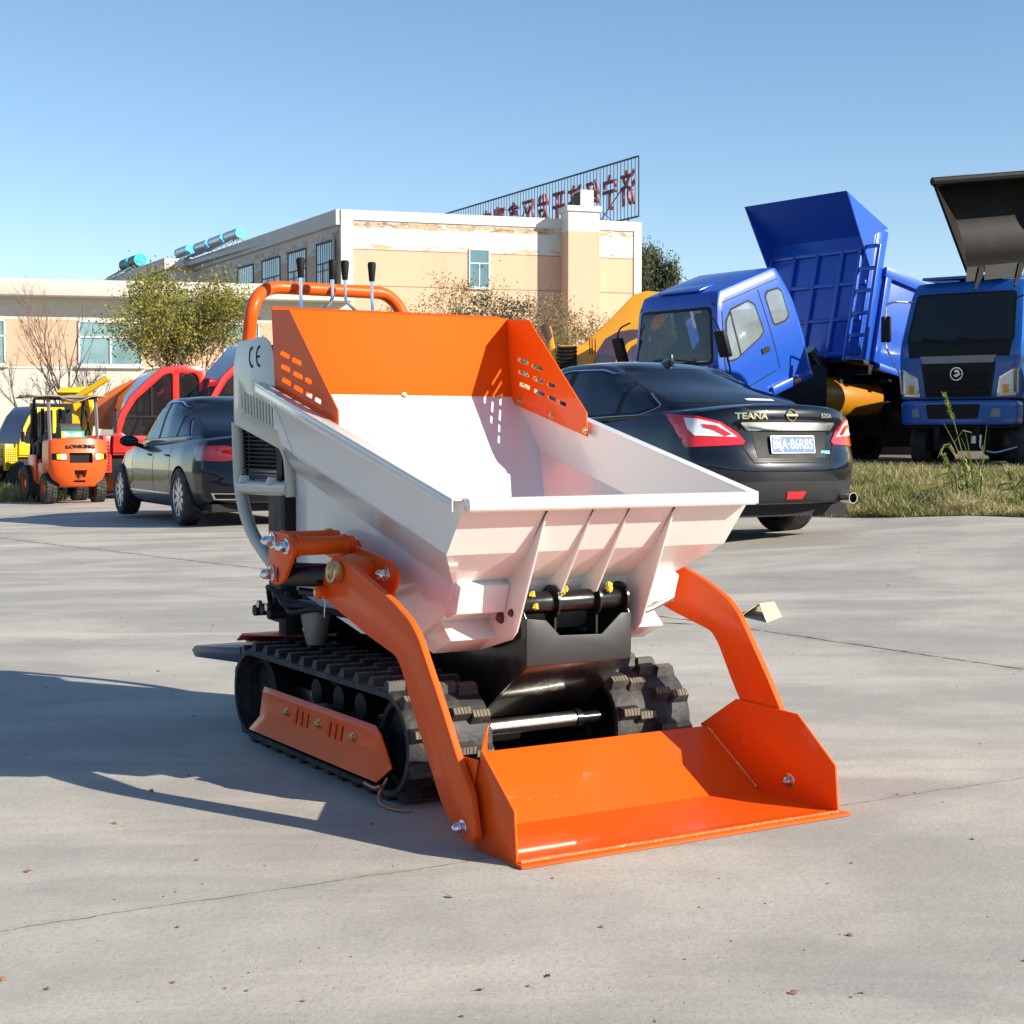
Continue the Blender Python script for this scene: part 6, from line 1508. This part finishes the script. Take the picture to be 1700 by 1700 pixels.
for y in (-.45, .45):
    bm = bmx(); box(bm, -1.3, -.85, y - .25, y + .25, c0 + .55, c0 + .72); box(bm, -1.42, -1.29, y - .25, y + .25, c0 + .65, c0 + 1.38); obj('seat', bm, M['seat'], TB, bevel=.05)
bm = bmx(); lathe(bm, [(-.012, .18), (0, .20), (.012, .18)], (0, 0, 0), 'z', 24); bm.transform(Matrix.Translation((-.66, .45, c0 + 1.08)) @ Matrix.Rotation(R(-30), 4, 'Y')); obj('steering_wheel', bm, M['blackmatte'], TB)
bm = mapcube(6, 20, 8, lambda a, b_, c: (.02 + .10 * (a + 1) / 2 - .16 * abs(b_) ** 4 - .18 * (a < 0) * 1, b_ * 1.0, zB + .0 + .40 * (c + 1) / 2), 2)
BMP = obj('bumper', bm, M['blue2'], TB, angle=50)
patch('bumper_grille', BMP, roundpoly([(-.46, zB + .10), (.40, zB + .10), (.44, zB + .34), (-.50, zB + .34)], .03), 'x', 1, .003, M['blackmatte'], BMP, .06, .006)
for s in (-1, 1): patch('fog_lamp', BMP, roundpoly([(s * .60, zB + .13), (s * .76, zB + .13), (s * .76, zB + .27), (s * .64, zB + .27)], .02), 'x', 1, .003, M['grey'], BMP, .05, .004)
for (ya, yb_) in ((-.10, -.72), (.55, -.02)):
    bm = bmx(); tube(bm, [(.03, ya, c0 + .93), (.0 - .02, yb_ if ya > 0 else ya - .55, c0 + 1.03)], .010, 6); obj('wiper', bm, M['blackmatte'], TB)
for s in (-1, 1):
    bm = bmx(); tube(bm, bend_path([(-.35, s * .86, c0 + 1.66), (.02, s * 1.12, c0 + 1.66), (.10, s * 1.24, c0 + 1.62), (.08, s * 1.24, c0 + .9), (-.0, s * 1.02, c0 + .45), (-.05, s * 1.0, c0 + .1)], .06), .018, 8); MA = obj('mirror_arm', bm, M['steel'], TB)
    bm = bmx(); box(bm, .04, .11, *sorted((s * 1.15, s * 1.33)), c0 + .98, c0 + 1.42); obj('mirror', bm, M['blackmatte'], MA, bevel=.03)
bm = bmx(); box(bm, -.95, -.35, -.8, .8, c0 + 2.02, c0 + 2.07); obj('roof_visor', bm, M['blue2'], TB, bevel=.02)
bm = bmx(); box(bm, -6, .0, -.40, -.30, .55, .8); box(bm, -6, .0, .30, .40, .55, .8); box(bm, -1.5, -.2, -.5, .5, .35, 1.0); tube(bm, bend_path([(.0, .5, .5), (.05, .5, .30), (-.3, .75, .32), (-.6, .9, .40)], .08), .03, 8)
obj('truck_frame', bm, M['blackmatte'], TB, bevel=.02)
bm = bmx(); tube(bm, bend_path([(.02, .42, .62), (.04, .42, .38), (.0, .65, .32), (-.2, .95, .42)], .08), .022, 8); cyl(bm, (.02, .3, .60), (.02, .3, .48), .05); obj('tow_pipe', bm, M['steel'], TB)
bm = bmx(); box(bm, -5.6, -2.1, -1.05, 1.05, 1.0, 2.0); obj('dump_body', bm, M['blue2'], TB, bevel=.05)
truck_wheels(TB, (-.75, -4.2), .82, .46)
bm = bmx(); box(bm, -1.6, -.05, -.9, .9, .72, c0 + .02); obj('cab_underside', bm, M['blackmatte'], TB, bevel=.03)
# --- dark loader bucket lifted in front of truck B
lp = at(1640, 380, 20.0); LBk = thing('wheel_loader', 'dark worn loader bucket with teeth lifted above the blue truck, its machine outside the picture', 'loader', (lp.x + 2.2, lp.y + .5, .3))
b0 = LBk.location; u_ = Vector((.95, .30, .115)).normalized(); bmats = M['bucketsteel']
pA = at(1551, 305, 20.0) - b0; WbK = 2.3
# profile in the plane across u_: v = away from us, z = up
vdir = Vector((.42, .90, 0)).normalized()
prof = [(-.10, 0), (.45, .08), (.80, -.15), (.92, -.50), (.78, -.85), (.40, -1.05), (.10, -1.12)]
prof = [(-.05, .0), (.50, .02), (.78, -.22), (.80, -.52), (.62, -.82), (.35, -1.0), (.22, -1.12)]
def bp_(s, v, z, k=0.0): return pA + u_ * (s + k * z) + vdir * v + Vector((0, 0, z))
KS = -.40
bm = bmx()
pf = smooth_path([(v, 0, z) for v, z in prof], 4)
rows = [[bm.verts.new(bp_(.30 * (-z_.z) * 1.0 if False else s, z_.x, z_.z, KS if s < .01 else 0)) for s in (0.0, WbK * .5, WbK)] for z_ in pf]
for a, b_ in zip(rows, rows[1:]):
    for k in range(2): bm.faces.new((a[k], a[k + 1], b_[k + 1], b_[k]))
bk_ = obj('bucket', bm, bmats, LBk, solid=.03, angle=50)
for s in (0, WbK):
    bm = bmx(); kk = KS if s < .01 else 0; pts_ = [bp_(s, z_.x, z_.z, kk) for z_ in pf]; bm.faces.new([bm.verts.new(p) for p in pts_]); obj('side_plate', bm, bmats, bk_, solid=.03, smooth=False)
bm = bmx(); tube(bm, [bp_(-.02, -.05, .02), bp_(WbK, -.05, .02)], .05, 8); obj('top_edge', bm, bmats, bk_)
bm = bmx(); tube(bm, [bp_(-.03, .08, .035), bp_(.45, .10, .06), bp_(.75, .1, .03)], [.06, .045, .02], 10); obj('pipe', bm, M['grey'], bk_)
bm = bmx()
for (s0, s1) in ((.45, .62), (.72, 1.20), (1.30, 1.78), (1.88, 2.3)):
    vs = [bp_(s, v, z) for s in (s0, s1) for v, z in ((.20, -1.05), (.23, -1.05), (.12, -1.24), (.15, -1.24))]; q = [bm.verts.new(p) for p in vs]
    for f in ((0, 1, 3, 2), (4, 6, 7, 5), (0, 4, 5, 1), (2, 3, 7, 6), (0, 2, 6, 4), (1, 5, 7, 3)): bm.faces.new([q[i] for i in f])
obj('cutting_edge', bm, bmats, bk_, smooth=False)
for s in (.66, 1.25, 1.83):
    bm = bmx(); tube(bm, [bp_(s, .2, -1.08), bp_(s - .03, .14, -1.22), bp_(s - .07, .08, -1.36)], [.05, .045, .02], 4); obj('tooth', bm, bmats, bk_, smooth=False)
bm = bmx(); box(bm, -.2, .2, -.15, .15, 1.2, lp.z - .6); tube(bm, [(.9, 1.4, 1.3), (-.3, .9, lp.z - .8)], .16, 8); box(bm, .3, 3.5, .6, 2.6, .9, 2.2); obj('boom_and_body', bm, M['yellow'], LBk, bevel=.06)
for x in (.9, 2.8): wheel(LBk, x, .6, .6, .6, .4, -1, M['yellow'], 0, .5, 0, offroad=True)

# ================================================ small things on the concrete
cb_ = thing('cardboard_sheet', 'folded piece of pale cardboard lying on the concrete right of the dumper', 'cardboard', (*gp(1262, 1030), .0), R(0))
bm = bmx(); c0_ = cb_.location
def G(px, py, z=0): x, y = gp(px, py, z); return Vector((x, y, z)) - c0_
sheet(bm, [(G(1222, 1024, .006), G(1258, 1008, .075) , G(1268, 1012, .075), G(1275, 1038, .006), )]) if 0 else None
a0 = G(1221, 1029, .004); a1 = G(1259, 1005 + 27, .0); 
def hp_(px, py, ref): x, y = ref.x + c0_.x, ref.y + c0_.y; return Vector((((px - 850) / F_) * y - c0_.x, ref.y, 1 + (721 - py) / F_ * y))
f0 = G(1275, 1040, .004); f1 = G(1303, 1032, .004); r0 = hp_(1262, 1003, G(1262, 1030, 0)); r1 = hp_(1287, 1000, G(1287, 1024, 0)); l0 = G(1221, 1030, .004); l1 = G(1245, 1012, .004)
m1 = l0.lerp(r0, .5) + Vector((0, 0, .004)); m2 = l1.lerp(r1, .5) + Vector((0, 0, .004))
sheet(bm, [(f0, f1, r1, r0), (r0, r1, m2, m1), (m1, m2, l1, l0)]); sheet(bm, [(G(1212, 1034, .004), G(1276, 1042, .004), G(1304, 1034, .004), G(1250, 1024, .004))]); obj('sheet', bm, M['cardboard'], cb_, solid=.004, smooth=False)
tw = bmx(); tube(tw, [Vector((*gp(1085, 1037), .008)), Vector((*gp(1130, 1040), .012)), Vector((*gp(1180, 1041), .006))], [.004, .006, .002], 6); tag(obj('twig', tw, M['rust']), 'thin dark stick lying on the concrete beyond the right lift arm', 'stick')
rnd = random.Random(11); bm = bmx()
M['pebble'] = mat('pebble', (.22, .16, .12), .9, var=.5, vscale=30)
for _ in range(190):
    t = rnd.random(); y = 2.6 + 9.0 * t ** 1.4; x = rnd.uniform(-.36, .36) * y; s = rnd.choice((.002, .0025, .003, .0035, .005)) * rnd.uniform(.7, 1.3)
    r_ = bmesh.ops.create_icosphere(bm, subdivisions=1, radius=s)
    for v in r_['verts']: v.co = Vector((v.co.x * rnd.uniform(.8, 1.5), v.co.y, v.co.z * .7)) + Vector((x, y, gz(x, y) + s * .4))
o = obj('grit', bm, M['pebble'], smooth=False); o['kind'] = 'stuff'
M['deadleaf'] = mat('dead_leaf', (.30, .14, .08), .8)
for i, (px, py) in enumerate(((46, 1448), (252, 1314), (747, 1490), (797, 1645), (910, 1622), (1318, 1650), (5, 1627), (1370, 985), (1432, 1650))):
    x, y = gp(px, py); bm = bmx(); s = .010
    sheet(bm, [((-s, 0, .002), (0, -s * .7, .001), (s * .3, s * .2, .006), (-s * .2, s * .8, .004)), ((0, -s * .7, .001), (s * 1.1, -s * .1, .005), (s * .3, s * .2, .006))])
    o = obj('dead_leaf', bm, M['deadleaf'], solid=.0008, smooth=False); o.location = (x, y, 0); o.rotation_euler = (0, 0, i * 1.3)
    tag(o, 'tiny curled brown leaf scrap lying on the open concrete', 'leaf', 'leaf scraps on the concrete')
# overhead wires
bm = bmx(); p0 = at(560, 350, 66); 
tube(bm, [at(1000, 352, 75), at(1090, 432, 80), at(1150, 470, 84), at(1230, 510, 90)], .02, 4); tag(obj('cable', bm, M['marking']), 'thin black cable sagging from the building past the dark green tree', 'cable')
bpy.data.objects.remove(holder)
for o in list(C.objects):
    if o.type == 'MESH' and 'category' in o and o.parent: del o['category']
